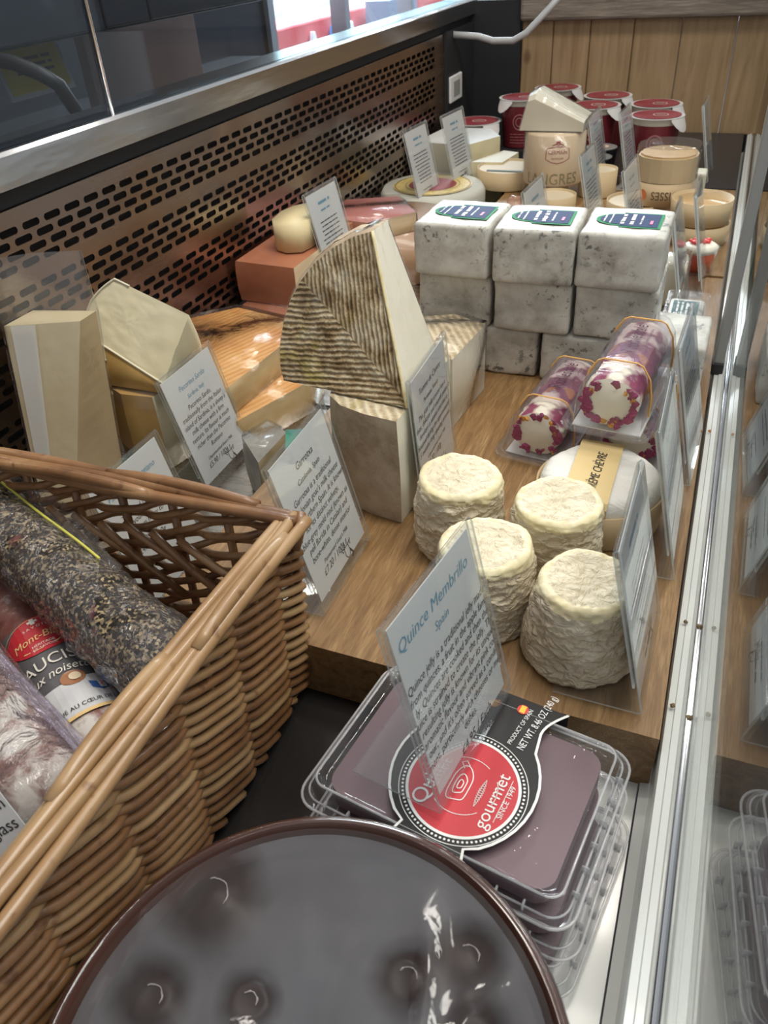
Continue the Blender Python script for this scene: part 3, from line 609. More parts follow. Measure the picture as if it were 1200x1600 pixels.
def petal_pack(c, yaw, L, label, seed):
    """c = centre of the near end on its base"""
    th = thing('petal_cheese_pack', c, label, 'cheese', 'clear packs of petal-coated cheese logs'); M_ = Matrix.Translation(c) @ Matrix.Rotation(yaw, 4, 'Z')
    r = 0.0205; P = lambda g: xf(g, M_)
    g = G(); seg = 72; rg = 50; V = []
    sd = Vector((seed, 0, seed))
    for j in range(rg + 1):
        y = 0.007 + (L - 0.014) * j / rg
        for k in range(seg):
            a = 2 * PI * k / seg; q = Vector((r * math.cos(a), y, r * math.sin(a))) + sd
            d_ = max(0, fbm(q, 120, 2)) * 0.0025; e = 1 - 0.12 * max(0, 1 - j / 3) - 0.12 * max(0, 1 - (rg - j) / 3)
            V.append(((r * e + d_) * math.cos(a), y, 0.0245 + (r * e + d_) * math.sin(a) * 0.95))
    F = [(j * seg + k, j * seg + (k + 1) % seg, (j + 1) * seg + (k + 1) % seg, (j + 1) * seg + k) for j in range(rg) for k in range(seg)]
    g.add(V, F); P(g).out('petal_coating', PETAL, th, True)
    g = G(); V = []; rg2 = 12
    for j in range(rg2 + 1):
        q = j / rg2
        for k in range(seg):
            a = 2 * PI * k / seg; rr_ = r * 0.97 * (1 - q) ** 0.9 * (1 + 0.10 * noise.noise(Vector((math.cos(a) * 2, math.sin(a) * 2, seed))))
            V.append((rr_ * math.cos(a), 0.0066 - 0.0035 * (1 - (1 - q) ** 2) , 0.0245 + rr_ * math.sin(a) * 0.95))
    g.add(V, [(j * seg + (k + 1) % seg, j * seg + k, (j + 1) * seg + k, (j + 1) * seg + (k + 1) % seg) for j in range(rg2) for k in range(seg)])
    core = P(g).out('cheese_log', CREAM, th, True)
    # petals around the cut face
    rr = random.Random(seed); g = G()
    for k in range(60):
        a = rr.choice([rr.uniform(-1.4, 0.9), rr.uniform(2.6, 4.4), rr.uniform(0, 6.3)]); rd = r * rr.uniform(0.74, 1.0); px_, pz_ = rd * math.cos(a), 0.0245 + rd * 0.95 * math.sin(a); sz = rr.uniform(0.0018, 0.0042)
        n_ = 7; ph = rr.uniform(0, 6); V = [(px_, 0.0032 + rr.uniform(0, 0.001), pz_)] + [(px_ + sz * rr.uniform(0.6, 1.1) * math.cos(ph + j * 2 * PI / n_), 0.0045 + rr.uniform(-0.0012, 0.001), pz_ + sz * rr.uniform(0.6, 1.1) * math.sin(ph + j * 2 * PI / n_)) for j in range(n_)]
        g.add(V, [(0, 1 + (j + 1) % n_, 1 + j) for j in range(n_)], 0 if k % 9 else 1)
    o = P(g).out('petals', [simple('dried_petal', (0.34, 0.03, 0.14), 0.6, nz=(90, (0.20, 0.02, 0.06))), simple('orange_petal', (0.62, 0.28, 0.05), 0.6)], th); o['kind'] = 'stuff'
    P(G().box(-0.026, 0.026, 0.004, L - 0.004, 0.0012, 0.0022)).out('tray_liner', ABS, th)
    # clear shell: dome with flat shoulders plus flange
    sec = [(-0.0255, 0.006), (-0.0252, 0.022), (-0.0225, 0.036), (-0.0165, 0.0455), (-0.012, 0.0478), (0.012, 0.0478), (0.0165, 0.0455), (0.0225, 0.036), (0.0252, 0.022), (0.0255, 0.006)]
    V = []; ys = [(0.0, 0.93), (0.003, 1.0), (L - 0.003, 1.0), (L, 0.93)]
    for (y, s_) in ys: V += [(x * s_, y, 0.006 + (z - 0.006) * s_) for (x, z) in sec]
    m = len(sec); F = [(j * m + k, j * m + k + 1, (j + 1) * m + k + 1, (j + 1) * m + k) for j in range(3) for k in range(m - 1)]
    F += [tuple(range(m)), tuple(range(4 * m - 1, 3 * m - 1, -1))]
    P(G().add(V, F)).out('clear_lid', CLAM, th)
    g = G()
    for (o_, z_, w_) in ((0.004, 0.0055, 0.0011), (0.0072, 0.0042, 0.0014)):
        Q = rrect(-0.0265 - o_, 0.0265 + o_, -0.001 - o_, L + 0.001 + o_, 0.012); g.tube([(p[0], p[1], z_) for p in Q + Q[:1]], w_, 8)
    Q = rrect(-0.034, 0.034, -0.0085, L + 0.0085, 0.013); g.prism(Q, 0.0040, 0.0050)
    g.box(-0.024, 0.024, 0.002, L - 0.002, 0.0002, 0.0009); P(g).out('clear_tray', CLAM, th)
    # film band with print
    a, b = 0.22 * L, 0.86 * L; s2 = [(x * 1.015, 0.006 + (z - 0.006) * 1.012) for (x, z) in sec]
    V = [(x, y, z) for y in (a, b) for (x, z) in s2]; bd_ = P(G().add(V, [(k, k + 1, m + k + 1, m + k) for k in range(m - 1)])).out('printed_band', FOILL, th)
    for y in (a, b): P(G().tube([(x * 1.01, y, z + 0.0003) for (x, z) in s2], 0.0007, 6)).out('orange_line', ORA, bd_)
    g = textmesh([('Ribblesdale', 0.001, -0.006, 0.0165, 'CENTER', 0.66), ('Cheese Company', 0.006, -0.0118, 0.0044, 'CENTER', 0.9)], 0.1)
    xf(g, M_ @ frame((-0.0005, (a + b) / 2, 0.0498), (0, 1, 0), (-1, 0, 0))); g.out('lettering', simple('dark_plum_print', (0.06, 0.02, 0.05), 0.5), bd_)
    return th
petal_pack(Vector((-0.108, 0.553, 0.0006)), -0.13, 0.122, 'clear pack of petal-coated cheese, lower left one beside the oak grain', 3)
petal_pack(Vector((-0.033, 0.562, 0.0006)), -0.02, 0.118, 'clear pack of petal-coated cheese, lower right one below the price card', 5)
petal_pack(Vector((-0.0505, 0.528, 0.0520)), -0.10, 0.128, 'clear pack of petal-coated cheese on top of the two others', 8)

# ================================================================ TOMME WEDGES
def ribbed(name, kind, freq, bright=0.0):
    """natural rind with parallel cloth ribs; kind 'L' bends the ribs into nested angles"""
    t = NT(name); c = t.n('ShaderNodeTexCoord'); sp = t.n('ShaderNodeSeparateXYZ'); t.l(c.outputs['Object'], sp.inputs[0])
    wob = t.math('MULTIPLY', t.math('SUBTRACT', t.noise(55, detail=4, rough=0.6), 0.5), 0.0046)
    if kind == 'L':   # slanted axes: a = along the cut edge, b = down
        a = t.math('ADD', t.math('MULTIPLY', sp.outputs[0], 1.0), t.math('MULTIPLY', sp.outputs[2], 0.24))
        b = t.math('ADD', t.math('MULTIPLY', sp.outputs[2], -1.0), t.math('MULTIPLY', sp.outputs[0], 0.12))
        a = t.math('ADD', a, -0.004); f = t.math('MAXIMUM', a, b)
    elif kind == 'X': f = sp.outputs[0]
    else: f = t.math('ADD', t.math('MULTIPLY', sp.outputs[0], 0.8), t.math('MULTIPLY', sp.outputs[1], 0.5))
    f = t.math('ADD', f, wob); s_ = t.math('SINE', t.math('MULTIPLY', f, freq)); s01 = t.math('MULTIPLY_ADD', s_, 0.5, 0.5)
    n1 = t.noise(70, detail=6, rough=0.7); mix_ = t.math('ADD', t.math('MULTIPLY', s01, 0.17), t.math('MULTIPLY', n1, 0.92))
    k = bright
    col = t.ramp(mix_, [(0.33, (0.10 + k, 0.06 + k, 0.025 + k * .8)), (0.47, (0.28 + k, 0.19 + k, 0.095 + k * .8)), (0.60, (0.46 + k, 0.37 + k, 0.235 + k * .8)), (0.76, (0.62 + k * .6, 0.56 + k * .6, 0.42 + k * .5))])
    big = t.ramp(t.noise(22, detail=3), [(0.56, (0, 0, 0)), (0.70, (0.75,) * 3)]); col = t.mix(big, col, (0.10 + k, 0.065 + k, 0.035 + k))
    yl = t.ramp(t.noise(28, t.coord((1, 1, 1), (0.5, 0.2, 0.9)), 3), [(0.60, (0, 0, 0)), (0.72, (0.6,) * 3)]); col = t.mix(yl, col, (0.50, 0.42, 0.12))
    bb = t.bump(s_, 0.5, 0.0011); bb = t.bump(n1, 0.8, 0.0016, bb); t.pbr(col, 0.8, 0, bb, 0.3); return t.m
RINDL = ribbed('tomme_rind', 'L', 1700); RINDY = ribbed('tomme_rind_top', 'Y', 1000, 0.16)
t = NT('rustic_side'); n1 = t.noise(24, detail=7, rough=0.7)
t.pbr(t.ramp(n1, [(0.3, (0.27, 0.19, 0.12)), (0.5, (0.47, 0.37, 0.26)), (0.72, (0.62, 0.54, 0.42))]), 0.75, 0, t.bump(t.noise(140, detail=5, rough=0.7), 0.7, 0.0012), 0.3); SIDE = t.m
PASTE = simple('tomme_paste', (0.82, 0.79, 0.68), 0.45, nz=(9, (0.76, 0.72, 0.58)), bmp=(12, 0.35, 0.004), sss=0.2)
def edge_arc(A, B, bulge, n):
    A = Vector(A); B = Vector(B); m = (A + B) / 2; d = B - A; nn = Vector((-d.y, d.x)).normalized() * bulge
    return [tuple(A + d * (k / n) + nn * (1 - (2 * k / n - 1) ** 2)) for k in range(n + 1)]
# upper wedge: stands on a cut face, wheel face towards the camera
O = Vector((-0.1820, 0.4580, 0.0925)); th = thing('tomme_wedge', O, 'large tomme wedge with brown herringbone rind, standing on top of another wedge', 'cheese')
dn = Vector((0.0, 0.40, 1)).normalized(); u_ = Vector((-1, 0.13, 0)).normalized(); thick = Vector((0.03, 1, -0.02)).normalized() * 0.072
arc = [(0.1085, 0.000), (0.1125, 0.012), (0.1135, 0.028), (0.1115, 0.046), (0.1065, 0.064), (0.098, 0.081), (0.086, 0.097), (0.071, 0.110), (0.055, 0.1195), (0.040, 0.125)]
out2 = [(0.0, 0.0)] + [(0.0185 + (0.109 - 0.0185) * 0, 0)] * 0 + arc
arc = [(a, b * 0.93) for a, b in arc]
def P3(a, b, t_=0.0): return O + u_ * a + dn * b + thick * t_ * (1 - 0.62 * min(1, math.hypot(a, b) / 0.12))
# front face as a dense fan for displacement
g = G(); NA, NB = 64, 46; V = []
def bound(q):       # outer boundary from bottom arc end to the top
    k = q * (len(arc) - 1); i_ = min(int(k), len(arc) - 2); f = k - i_; return (arc[i_][0] * (1 - f) + arc[i_ + 1][0] * f, arc[i_][1] * (1 - f) + arc[i_ + 1][1] * f)
nf = u_.cross(dn).normalized(); nf = nf if nf.y < 0 else -nf
for j in range(NB + 1):
    r_ = j / NB
    for k in range(NA + 1):
        a, b = bound(k / NA); a *= r_; b *= r_; e = min(1, (1 - r_) * 9)
        q = P3(a, b); h = 0.0012 * fbm(q, 90, 3) * e; x_ = (q.x - O.x) + (q.z - O.z) * 0.24 - 0.004; z_ = -(q.z - O.z) + 0.12 * (q.x - O.x)
        h += 0.0005 * math.sin(max(x_, z_) * 1700) * e; V.append(q + nf * h)
g.add(V, [(j * (NA + 1) + k, j * (NA + 1) + k + 1, (j + 1) * (NA + 1) + k + 1, (j + 1) * (NA + 1) + k) for j in range(NB) for k in range(NA)])
g.out('ribbed_rind', RINDL, th, True)
# outer curved rind, two cut faces, back
g = G(); NT_ = 8; V = []
for j in range(NT_ + 1):
    f = j / NT_; bul0 = 0.004 * math.sin(f * PI)
    for k in range(NA + 1):
        bul = bul0 * min(1, math.sin(PI * k / NA) * 3 + 0.0); a, b = bound(k / NA); l_ = math.hypot(a, b); V.append(P3(a * (1 + bul / l_ * 1), b * (1 + bul / l_), f))
g.add(V, [(j * (NA + 1) + k, (j + 1) * (NA + 1) + k, (j + 1) * (NA + 1) + k + 1, j * (NA + 1) + k + 1) for j in range(NT_) for k in range(NA)])
g.add([P3(*bound(k / NA), 1.0) for k in range(NA + 1)] + [P3(0, 0, 1)], [(k + 1, k, NA + 1) for k in range(NA)]); autosmooth(g.out('outer_rind', SIDE, th, True))
g = G(); NC = 30; V = []; aT, bT = arc[-1]
for j in range(NT_ + 1):
    for k in range(NC + 1):
        f = k / NC; e = math.sin(PI * j / NT_) ** 0.5 * math.sin(PI * f) ** 0.5 if 0 < j < NT_ and 0 < k < NC else 0
        V.append(P3(aT * f, bT * f, j / NT_) + Vector((0.0025, 0, 0.001)) * e * 0.6 * fbm(Vector((j * 0.2, f * 1.2, 1)), 1.5, 2))
g.add(V, [(j * (NC + 1) + k, j * (NC + 1) + k + 1, (j + 1) * (NC + 1) + k + 1, (j + 1) * (NC + 1) + k) for j in range(NT_) for k in range(NC)])
g.out('cut_face', PASTE, th, True, label='smooth ivory cut face')
link('cut_face', [P3(0, 0), P3(arc[0][0], 0), P3(arc[0][0], 0, 1), P3(0, 0, 1)], [(0, 1, 2, 3)], PASTE, th)
# yellow rind line along the cut and film at the upper edge
G().tube([P3(aT * f, bT * f) + nf * 0.0004 for f in [k / 20 for k in range(21)]], [0.0010 + 0.0006 * abs(noise.noise(Vector((k * 0.7, 0, 0)))) for k in range(21)], 8).out('rind_edge', simple('yellow_rind_edge', (0.62, 0.48, 0.20), 0.6, nz=(150, (0.75, 0.68, 0.45))), th, True)
g = G(); V = []
for j in range(9):
    f = 0.0 + 1.0 * j / 8
    for k in range(49):
        a, b = bound(0.12 + 0.88 * k / 48); s_ = 1.012 + 0.012 * noise.noise(Vector((k * 0.35, j * 0.8, 0))); V.append(P3(a * s_, b * s_ + 0.001, f))
g.add(V, [(j * 49 + k, (j + 1) * 49 + k, (j + 1) * 49 + k + 1, j * 49 + k + 1) for j in range(8) for k in range(48)])
V = []
for j in range(9):
    for k in range(21):
        f = 1.01 - 0.98 * k / 20; V.append(P3(aT * f, bT * f, j / 8) + Vector((1, 0, 0.25)) * (0.0016 + 0.0012 * noise.noise(Vector((j * 0.5, k * 0.3, 4)))))
g.add(V, [(j * 21 + k, (j + 1) * 21 + k, (j + 1) * 21 + k + 1, j * 21 + k + 1) for j in range(8) for k in range(20)])
g.out('cling_film', WRAPS, th, True)
# lower wedge
def wedge(name, P, z0, z1, label, mtop, mside, mcut, cutedges, b=0.0015, cat='cheese', grp=None, film=None):
    cx_ = sum(p[0] for p in P) / len(P); cy_ = sum(p[1] for p in P) / len(P)
    th = thing(name, (cx_, cy_, z0), label, cat, grp); n = len(P)
    g = G(); N = len(P); zs = 10
    for k in range(N):
        if k in cutedges: continue
        A, B = P[k], P[(k + 1) % N]; m = 8; V = []
        for j in range(zs + 1):
            z = z0 + (z1 - z0) * j / zs; bl = 0.0022 * math.sin(PI * j / zs)
            for q in range(m + 1):
                x = A[0] + (B[0] - A[0]) * q / m; y = A[1] + (B[1] - A[1]) * q / m; d = Vector((x - cx_, y - cy_, 0)).normalized(); V.append(Vector((x, y, z)) + d * (bl + (0.0006 * fbm((x, y, z), 60, 2) if 0 < j < zs else 0)))
        g.add(V, [(j * (m + 1) + q, j * (m + 1) + q + 1, (j + 1) * (m + 1) + q + 1, (j + 1) * (m + 1) + q) for j in range(zs) for q in range(m)])
    if g.V: g.out('rind', mside, th, True)
    g = G()
    for k in cutedges:
        A, B = P[k], P[(k + 1) % N]; m = 14; V = []; d = Vector((B[1] - A[1], A[0] - B[0], 0)).normalized()
        for j in range(zs + 1):
            for q in range(m + 1):
                e = 1 if 0 < j < zs and 0 < q < m else 0; p_ = Vector((A[0] + (B[0] - A[0]) * q / m, A[1] + (B[1] - A[1]) * q / m, z0 + (z1 - z0) * j / zs)); V.append(p_ + d * 0.0012 * e * fbm(p_, 40, 3))
        g.add(V, [(j * (m + 1) + q, j * (m + 1) + q + 1, (j + 1) * (m + 1) + q + 1, (j + 1) * (m + 1) + q) for j in range(zs) for q in range(m)])
    if g.V: g.out('cut_face', mcut, th, True)
    g = G(); g.add([(p[0], p[1], z1) for p in P] + [(cx_, cy_, z1 + 0.0012)], [(k, (k + 1) % n, n) for k in range(n)]); g.out('top_rind', mtop, th); link('base_rind', [(p[0], p[1], z0) for p in P], [tuple(range(n - 1, -1, -1))], mtop, th)
    if film:
        g = G(); Q = [(cx_ + (p[0] - cx_) * 1.03 + 0.0, cy_ + (p[1] - cy_) * 1.03) for p in P]; bm = bmesh.new()
        g.prism(Q, z0 + 0.0008, z1 + 0.0028, 0.003); g.out('cling_film', film, th, True)
    return th
wedge('tomme_wedge', [(-0.184, 0.441), (-0.179, 0.548), (-0.238, 0.535), (-0.252, 0.500), (-0.2515, 0.480), (-0.246, 0.463), (-0.232, 0.4515), (-0.210, 0.4445)], 0.0003, 0.0905, 'lower tomme wedge with grey-brown side rind carrying the herringbone wedge', RINDY, SIDE, PASTE, (0, 1))
wedge('tomme_wedge', [(-0.190, 0.588), (-0.183, 0.668), (-0.218, 0.682), (-0.268, 0.660), (-0.262, 0.610)], 0.0003, 0.068, 'third tomme wedge with pale ribbed top, between the tall wedge and the foil blocks', RINDY, PASTE, PASTE, (0, 1, 4), film=WRAPS)
GREENR = simple('green_wax', (0.03, 0.25, 0.15), 0.4); PALE = simple('pale_paste', (0.70, 0.63, 0.42), 0.45, nz=(12, (0.66, 0.58, 0.36)), sss=0.1)
wedge('green_rind_wedge', [(-0.247, 0.434), (-0.266, 0.485), (-0.296, 0.474), (-0.280, 0.444)], 0.0003, 0.046, 'small pale wedge with green rind behind the Garrotxa card', GREENR, PALE, PALE, (0, 3))
GREYM = simple('grey_mould', (0.26, 0.25, 0.22), 0.85, nz=(30, (0.42, 0.41, 0.37)), bmp=(120, 0.6, 0.001))
wedge('grey_mould_wedge', [(-0.324, 0.468), (-0.324, 0.520), (-0.350, 0.532), (-0.358, 0.500)], -0.0435, 0.012, 'small grey moulded cheese piece behind the Garrotxa card, on the steel tray', GREYM, GREYM, PALE, (0,), film=WRAPS)

# ================================================================ PECORINO, PARMESAN, WASHED RIND ON THE LEFT
YR = simple('yellow_hard_rind', (0.50, 0.31, 0.10), 0.42, nz=(18, (0.60, 0.40, 0.15)), coat=0.2)
t = NT('hard_paste'); t.pbr(t.ramp(t.noise(14, detail=5), [(0.3, (0.70, 0.65, 0.44)), (0.65, (0.78, 0.74, 0.54))]), 0.5, 0, t.bump(t.noise(90, detail=5), 0.35, 0.0012), sss=0.1); HARD = t.m
wedge('pecorino_wedge', [(-0.452, 0.505), (-0.440, 0.562), (-0.470, 0.585), (-0.515, 0.575), (-0.513, 0.515), (-0.485, 0.502)], -0.0435, 0.036, 'lower yellow rind pecorino wedge standing under the tilted one', YR, YR, HARD, (0,), film=WRAPS)
# tilted upper pecorino: sector slab resting on the lower piece, big cut face to the camera
th = thing('pecorino_wedge', (-0.48, 0.51, 0.038), 'upper pecorino wedge with large pale cut face tilted towards the camera', 'cheese')
A = [Vector((-0.5005, 0.492, 0.0555)), Vector((-0.4140, 0.4985, 0.0460)), Vector((-0.4200, 0.5750, 0.0900)), Vector((-0.4800, 0.5980, 0.1280)), Vector((-0.5080, 0.5600, 0.1150))]
# corners found in the place: left, bottom right, right, top, upper left of the pale face
face = [Vector((-0.525, 0.519, 0.085)), Vector((-0.438, 0.508, 0.050)), Vector((-0.4151, 0.5359, 0.1068)), Vector((-0.492, 0.542, 0.130)), Vector((-0.5164, 0.5319, 0.1115))]
low = [Vector((-0.521, 0.508, 0.040)), Vector((-0.440, 0.510, 0.0385)), Vector((-0.440, 0.575, 0.0385)), Vector((-0.500, 0.595, 0.045)), Vector((-0.527, 0.56, 0.045))]
def lerp(a, b, t_): return a + (b - a) * t_
g = G(); n = 5
cen = sum(face, Vector()) / 5; N_ = 16; ring = []
per = []
for k in range(n):
    for q in range(10): per.append(lerp(face[k], face[(k + 1) % n], q / 10))
per2 = []
for k, p_ in enumerate(per):
    jag = 0.0016 * noise.noise(p_ * 160) if 10 <= k < 20 else 0
    per2.append(p_ + (p_ - cen).normalized() * (jag + 0.0016 * math.sin(PI * (k % 10) / 10) * (1 if k >= 30 or k < 0 else 0)))
V = []
for j in range(N_ + 1):
    for p_ in per2: q = lerp(cen, p_, j / N_); V.append(q + Vector((0, -0.3, 0.9)) * (0.0010 * fbm(q, 70, 3) * (1 if j < N_ else 0)))
m = len(per2); g.add(V, [(j * m + k, (j + 1) * m + k, (j + 1) * m + (k + 1) % m, j * m + (k + 1) % m) for j in range(N_) for k in range(m)])
t = NT('pecorino_face'); c = t.coord(); t.pbr(t.ramp(t.noise(10, detail=5), [(0.3, (0.78, 0.69, 0.44)), (0.6, (0.84, 0.78, 0.56))]), 0.4, 0, t.bump(t.noise(80, detail=5), 0.3, 0.001), coat=0.15, sss=0.1)
g.out('cut_face', t.m, th, True)
perl = []
for k in range(n):
    for q in range(10): perl.append(lerp(low[k], low[(k + 1) % n], q / 10))
g = G(); V = []; I = []
for j in range(9):
    for k in range(m): q = lerp(per2[k], perl[k], j / 8); V.append(q + Vector(((q.x + 0.465), (q.y - 0.54), 0)).normalized() * 0.003 * math.sin(PI * j / 8))
F = []
for j in range(8):
    for k in range(m): F.append((j * m + k, (j + 1) * m + k, (j + 1) * m + (k + 1) % m, j * m + (k + 1) % m)); I.append(1 if 10 <= k < 20 else 0)
g.V = V; g.F = F; g.I = I; g.add(perl, [tuple(range(m))], 0); g.out('yellow_rind', [YR, HARD], th, True)
G().tube([p_ + Vector((0, -0.0002, 0.0002)) for p_ in per2[28:50] + per2[:11]], 0.0011, 6).out('rind_line', simple('chalky_rind_line', (0.66, 0.62, 0.48), 0.7), th, True)
# parmesan block in a tall bag
PARM = simple('parmesan_paste', (0.62, 0.52, 0.31), 0.5, nz=(16, (0.70, 0.60, 0.39)), bmp=(110, 0.35, 0.0012), sss=0.08)
PARMR = simple('parmesan_rind', (0.42, 0.30, 0.14), 0.5, nz=(20, (0.50, 0.37, 0.19)))
th = thing('parmesan_wedge', (-0.51, 0.42, -0.0435), 'tall parmesan wedge in a clear bag at the far left behind the basket', 'cheese')
bot = [(-0.515, 0.398), (-0.492, 0.412), (-0.480, 0.470), (-0.512, 0.470)]; top_ = [(-0.540, 0.450), (-0.481, 0.476), (-0.482, 0.498), (-0.540, 0.485)]
z0, z1 = -0.0435, 0.119; V = []; F = []; I = []; m = 12
for j in range(m + 1):
    f = j / m
    for k in range(4): V.append((bot[k][0] + (top_[k][0] - bot[k][0]) * f, bot[k][1] + (top_[k][1] - bot[k][1]) * f, z0 + (z1 - z0) * f))
for j in range(m):
    for k in range(4): F.append((j * 4 + k, j * 4 + (k + 1) % 4, (j + 1) * 4 + (k + 1) % 4, (j + 1) * 4 + k)); I.append(1 if k == 1 else 0)
F += [(3, 2, 1, 0), tuple(4 * m + k for k in range(4))]; I += [0, 0]
link('cheese', V, F, [PARM, PARMR], th, idx=I)
g = G(); V = []; S_ = 40
def loop(z):
    f = (z - z0) / (z1 - z0); Q = [(bot[k][0] + (top_[k][0] - bot[k][0]) * min(f, 1), bot[k][1] + (top_[k][1] - bot[k][1]) * min(f, 1)) for k in range(4)]
    cx_ = sum(q[0] for q in Q) / 4; cy_ = sum(q[1] for q in Q) / 4; pinch = max(0, f - 1) / 0.32
    o_ = []
    for k in range(4):
        for q in range(S_ // 4):
            t_ = q / (S_ / 4); x = Q[k][0] + (Q[(k + 1) % 4][0] - Q[k][0]) * t_; y = Q[k][1] + (Q[(k + 1) % 4][1] - Q[k][1]) * t_
            s_ = 1.06 + 0.03 * noise.noise(Vector((k + t_, z * 30, 1))); ex = (x - cx_) * s_; ey = (y - cy_) * s_
            u1 = Vector((0.75, 0.66)); v1 = Vector((-0.66, 0.75)); a = ex * u1.x + ey * u1.y; b = ex * v1.x + ey * v1.y; b *= (1 - min(pinch, 1) * 0.97)
            o_.append((cx_ + a * u1.x + b * v1.x, cy_ + a * u1.y + b * v1.y, z + (0.0 if f < 1 else -pinch * 0.10 * max(0, a))))
    return o_
zs = [z0 + 0.001 + (z1 - z0) * k / 10 for k in range(11)] + [z1 + 0.055 * k / 8 for k in range(1, 9)]
for z in zs: V += loop(z)
g.add(V, [(j * S_ + k, j * S_ + (k + 1) % S_, (j + 1) * S_ + (k + 1) % S_, (j + 1) * S_ + k) for j in range(len(zs) - 1) for k in range(S_)])
bag = g.out('clear_bag', BAG, th, True, label='clear bag with its slack top folded up')
# white seam strip of the bag running down the pale face
V = []
for j in range(20):
    f = j / 19; z = z1 + 0.001 - (z1 - z0) * 0.75 * f; f2 = (z - z0) / (z1 - z0)
    A_ = Vector((bot[0][0] + (top_[0][0] - bot[0][0]) * f2, bot[0][1] + (top_[0][1] - bot[0][1]) * f2, z)); B_ = Vector((bot[1][0] + (top_[1][0] - bot[1][0]) * f2, bot[1][1] + (top_[1][1] - bot[1][1]) * f2, z))
    off_ = Vector((0.0022, -0.0032, 0)); V += [lerp(A_, B_, 0.10) + off_, lerp(A_, B_, 0.42) + off_]
link('bag_seam', V, [(2 * k, 2 * k + 1, 2 * k + 3, 2 * k + 2) for k in range(19)], clear('milky_seam', (0.8, 0.8, 0.8), 0.2, 1.5, haze=0.5, hazecol=(0.75, 0.75, 0.74)), th)
# orange washed rind
t = NT('orange_rind'); c = t.n('ShaderNodeTexCoord'); sp = t.n('ShaderNodeSeparateXYZ'); t.l(c.outputs['Object'], sp.inputs[0])
sx = t.math('SINE', t.math('MULTIPLY', t.math('ADD', t.math('ADD', t.math('MULTIPLY', sp.outputs[0], 0.9), t.math('MULTIPLY', sp.outputs[1], -0.35)), t.math('MULTIPLY', t.noise(30), 0.006)), 900))
col = t.ramp(t.noise(14, detail=6, rough=0.65), [(0.3, (0.50, 0.20, 0.045)), (0.5, (0.62, 0.31, 0.09)), (0.72, (0.70, 0.44, 0.18))])
t.pbr(col, 0.4, 0, t.bump(t.noise(60, detail=4), 0.5, 0.001, t.bump(sx, 0.4, 0.0008)), coat=0.3); ORR = t.m
ORP = simple('washed_paste', (0.66, 0.52, 0.28), 0.5, nz=(30, (0.58, 0.42, 0.20)), bmp=(60, 0.3, 0.001))
wedge('washed_rind_wedge', [(-0.398, 0.552), (-0.366, 0.648), (-0.374, 0.690), (-0.425, 0.700), (-0.505, 0.680), (-0.448, 0.612)], -0.0435, -0.007, 'lower orange washed rind wedge with ribbed rind on the steel tray', ORR, ORR, ORP, (0, 1), film=WRAPS)
wedge('washed_rind_wedge', [(-0.408, 0.553), (-0.400, 0.668), (-0.425, 0.722), (-0.50, 0.738), (-0.545, 0.690), (-0.455, 0.605)], -0.0065, 0.024, 'upper orange washed rind wedge, broad smooth top, beside the pecorino', ORR, ORR, ORP, (0,), film=WRAPS)
# red-brown cheeses
RB = simple('red_brown_rind', (0.31, 0.105, 0.055), 0.35, nz=(10, (0.40, 0.165, 0.09)), coat=0.3, bmp=(30, 0.2, 0.001))
RP2 = simple('semi_soft_paste', (0.70, 0.56, 0.36), 0.5, sss=0.1)
wedge('red_rind_cheese', [(-0.535, 0.800), (-0.42, 0.775), (-0.40, 0.86), (-0.42, 0.97), (-0.540, 0.99)], -0.0435, -0.001, 'lowest red-brown rind slab in film against the steel back', RB, RB, RP2, (1,), film=WRAPS)
wedge('red_rind_cheese', [(-0.542, 0.812), (-0.458, 0.806), (-0.458, 0.90), (-0.46, 0.985), (-0.543, 0.985)], 0.0003, 0.050, 'thick red-brown rind block under the small pale round', RB, RB, RP2, (1,), film=None)
wedge('red_rind_cheese', [(-0.440, 1.000), (-0.395, 1.06), (-0.45, 1.13), (-0.520, 1.10), (-0.520, 1.01)], 0.0206, 0.046, 'pinkish red rind wedge with pale cut face behind the card', simple('pink_rind', (0.40, 0.13, 0.11), 0.4, nz=(12, (0.48, 0.2, 0.17)), coat=0.3), RB, RP2, (0,), film=WRAPS)
t = simple('pale_round_paste', (0.66, 0.56, 0.33), 0.5, nz=(8, (0.60, 0.50, 0.28)), sss=0.1)
g = G().prism([(-0.514, 0.866), (-0.505, 0.853), (-0.488, 0.846), (-0.470, 0.853), (-0.466, 0.875), (-0.468, 0.915), (-0.48, 0.938), (-0.50, 0.943), (-0.514, 0.925), (-0.519, 0.90)], 0.0525, 0.086, 0.006, seg=4)
tag(g.out('pale_cheese_piece', t, None, True), 'small pale yellow cheese piece on the thick red-brown block', 'cheese')
# brown wheel and gold-paper wheel
BRW = simple('brown_wheel_rind', (0.30, 0.17, 0.095), 0.4, nz=(7, (0.38, 0.23, 0.13)), coat=0.25)
th = thing('brown_wheel_cheese', (-0.44, 1.24, -0.0435), 'large half wheel with smooth brown rind behind the red cheeses', 'cheese')
P = [(-0.435 + 0.105 * math.cos(a), 1.09 + 0.105 * math.sin(a)) for a in [PI * 2 * k / 40 for k in range(40)]]
th = thing('brown_wheel_cheese', (-0.40, 1.15, -0.0435), 'large flat brown rind wheel behind the red cheeses', 'cheese') if False else th
th.location = (-0.446, 1.097, -0.0435)
wc = Vector((-0.446, 1.097)); P = [(wc.x + 0.0 + 0.098 * math.cos(a), wc.y + 0.100 * math.sin(a)) for a in [2 * PI * k / 48 for k in range(48)]]
G().prism(P, -0.0433, 0.020, 0.006, seg=4).out('rind', BRW, th, True)
BW = simple('white_grey_rind', (0.42, 0.42, 0.36), 0.7, nz=(9, (0.52, 0.51, 0.44)))
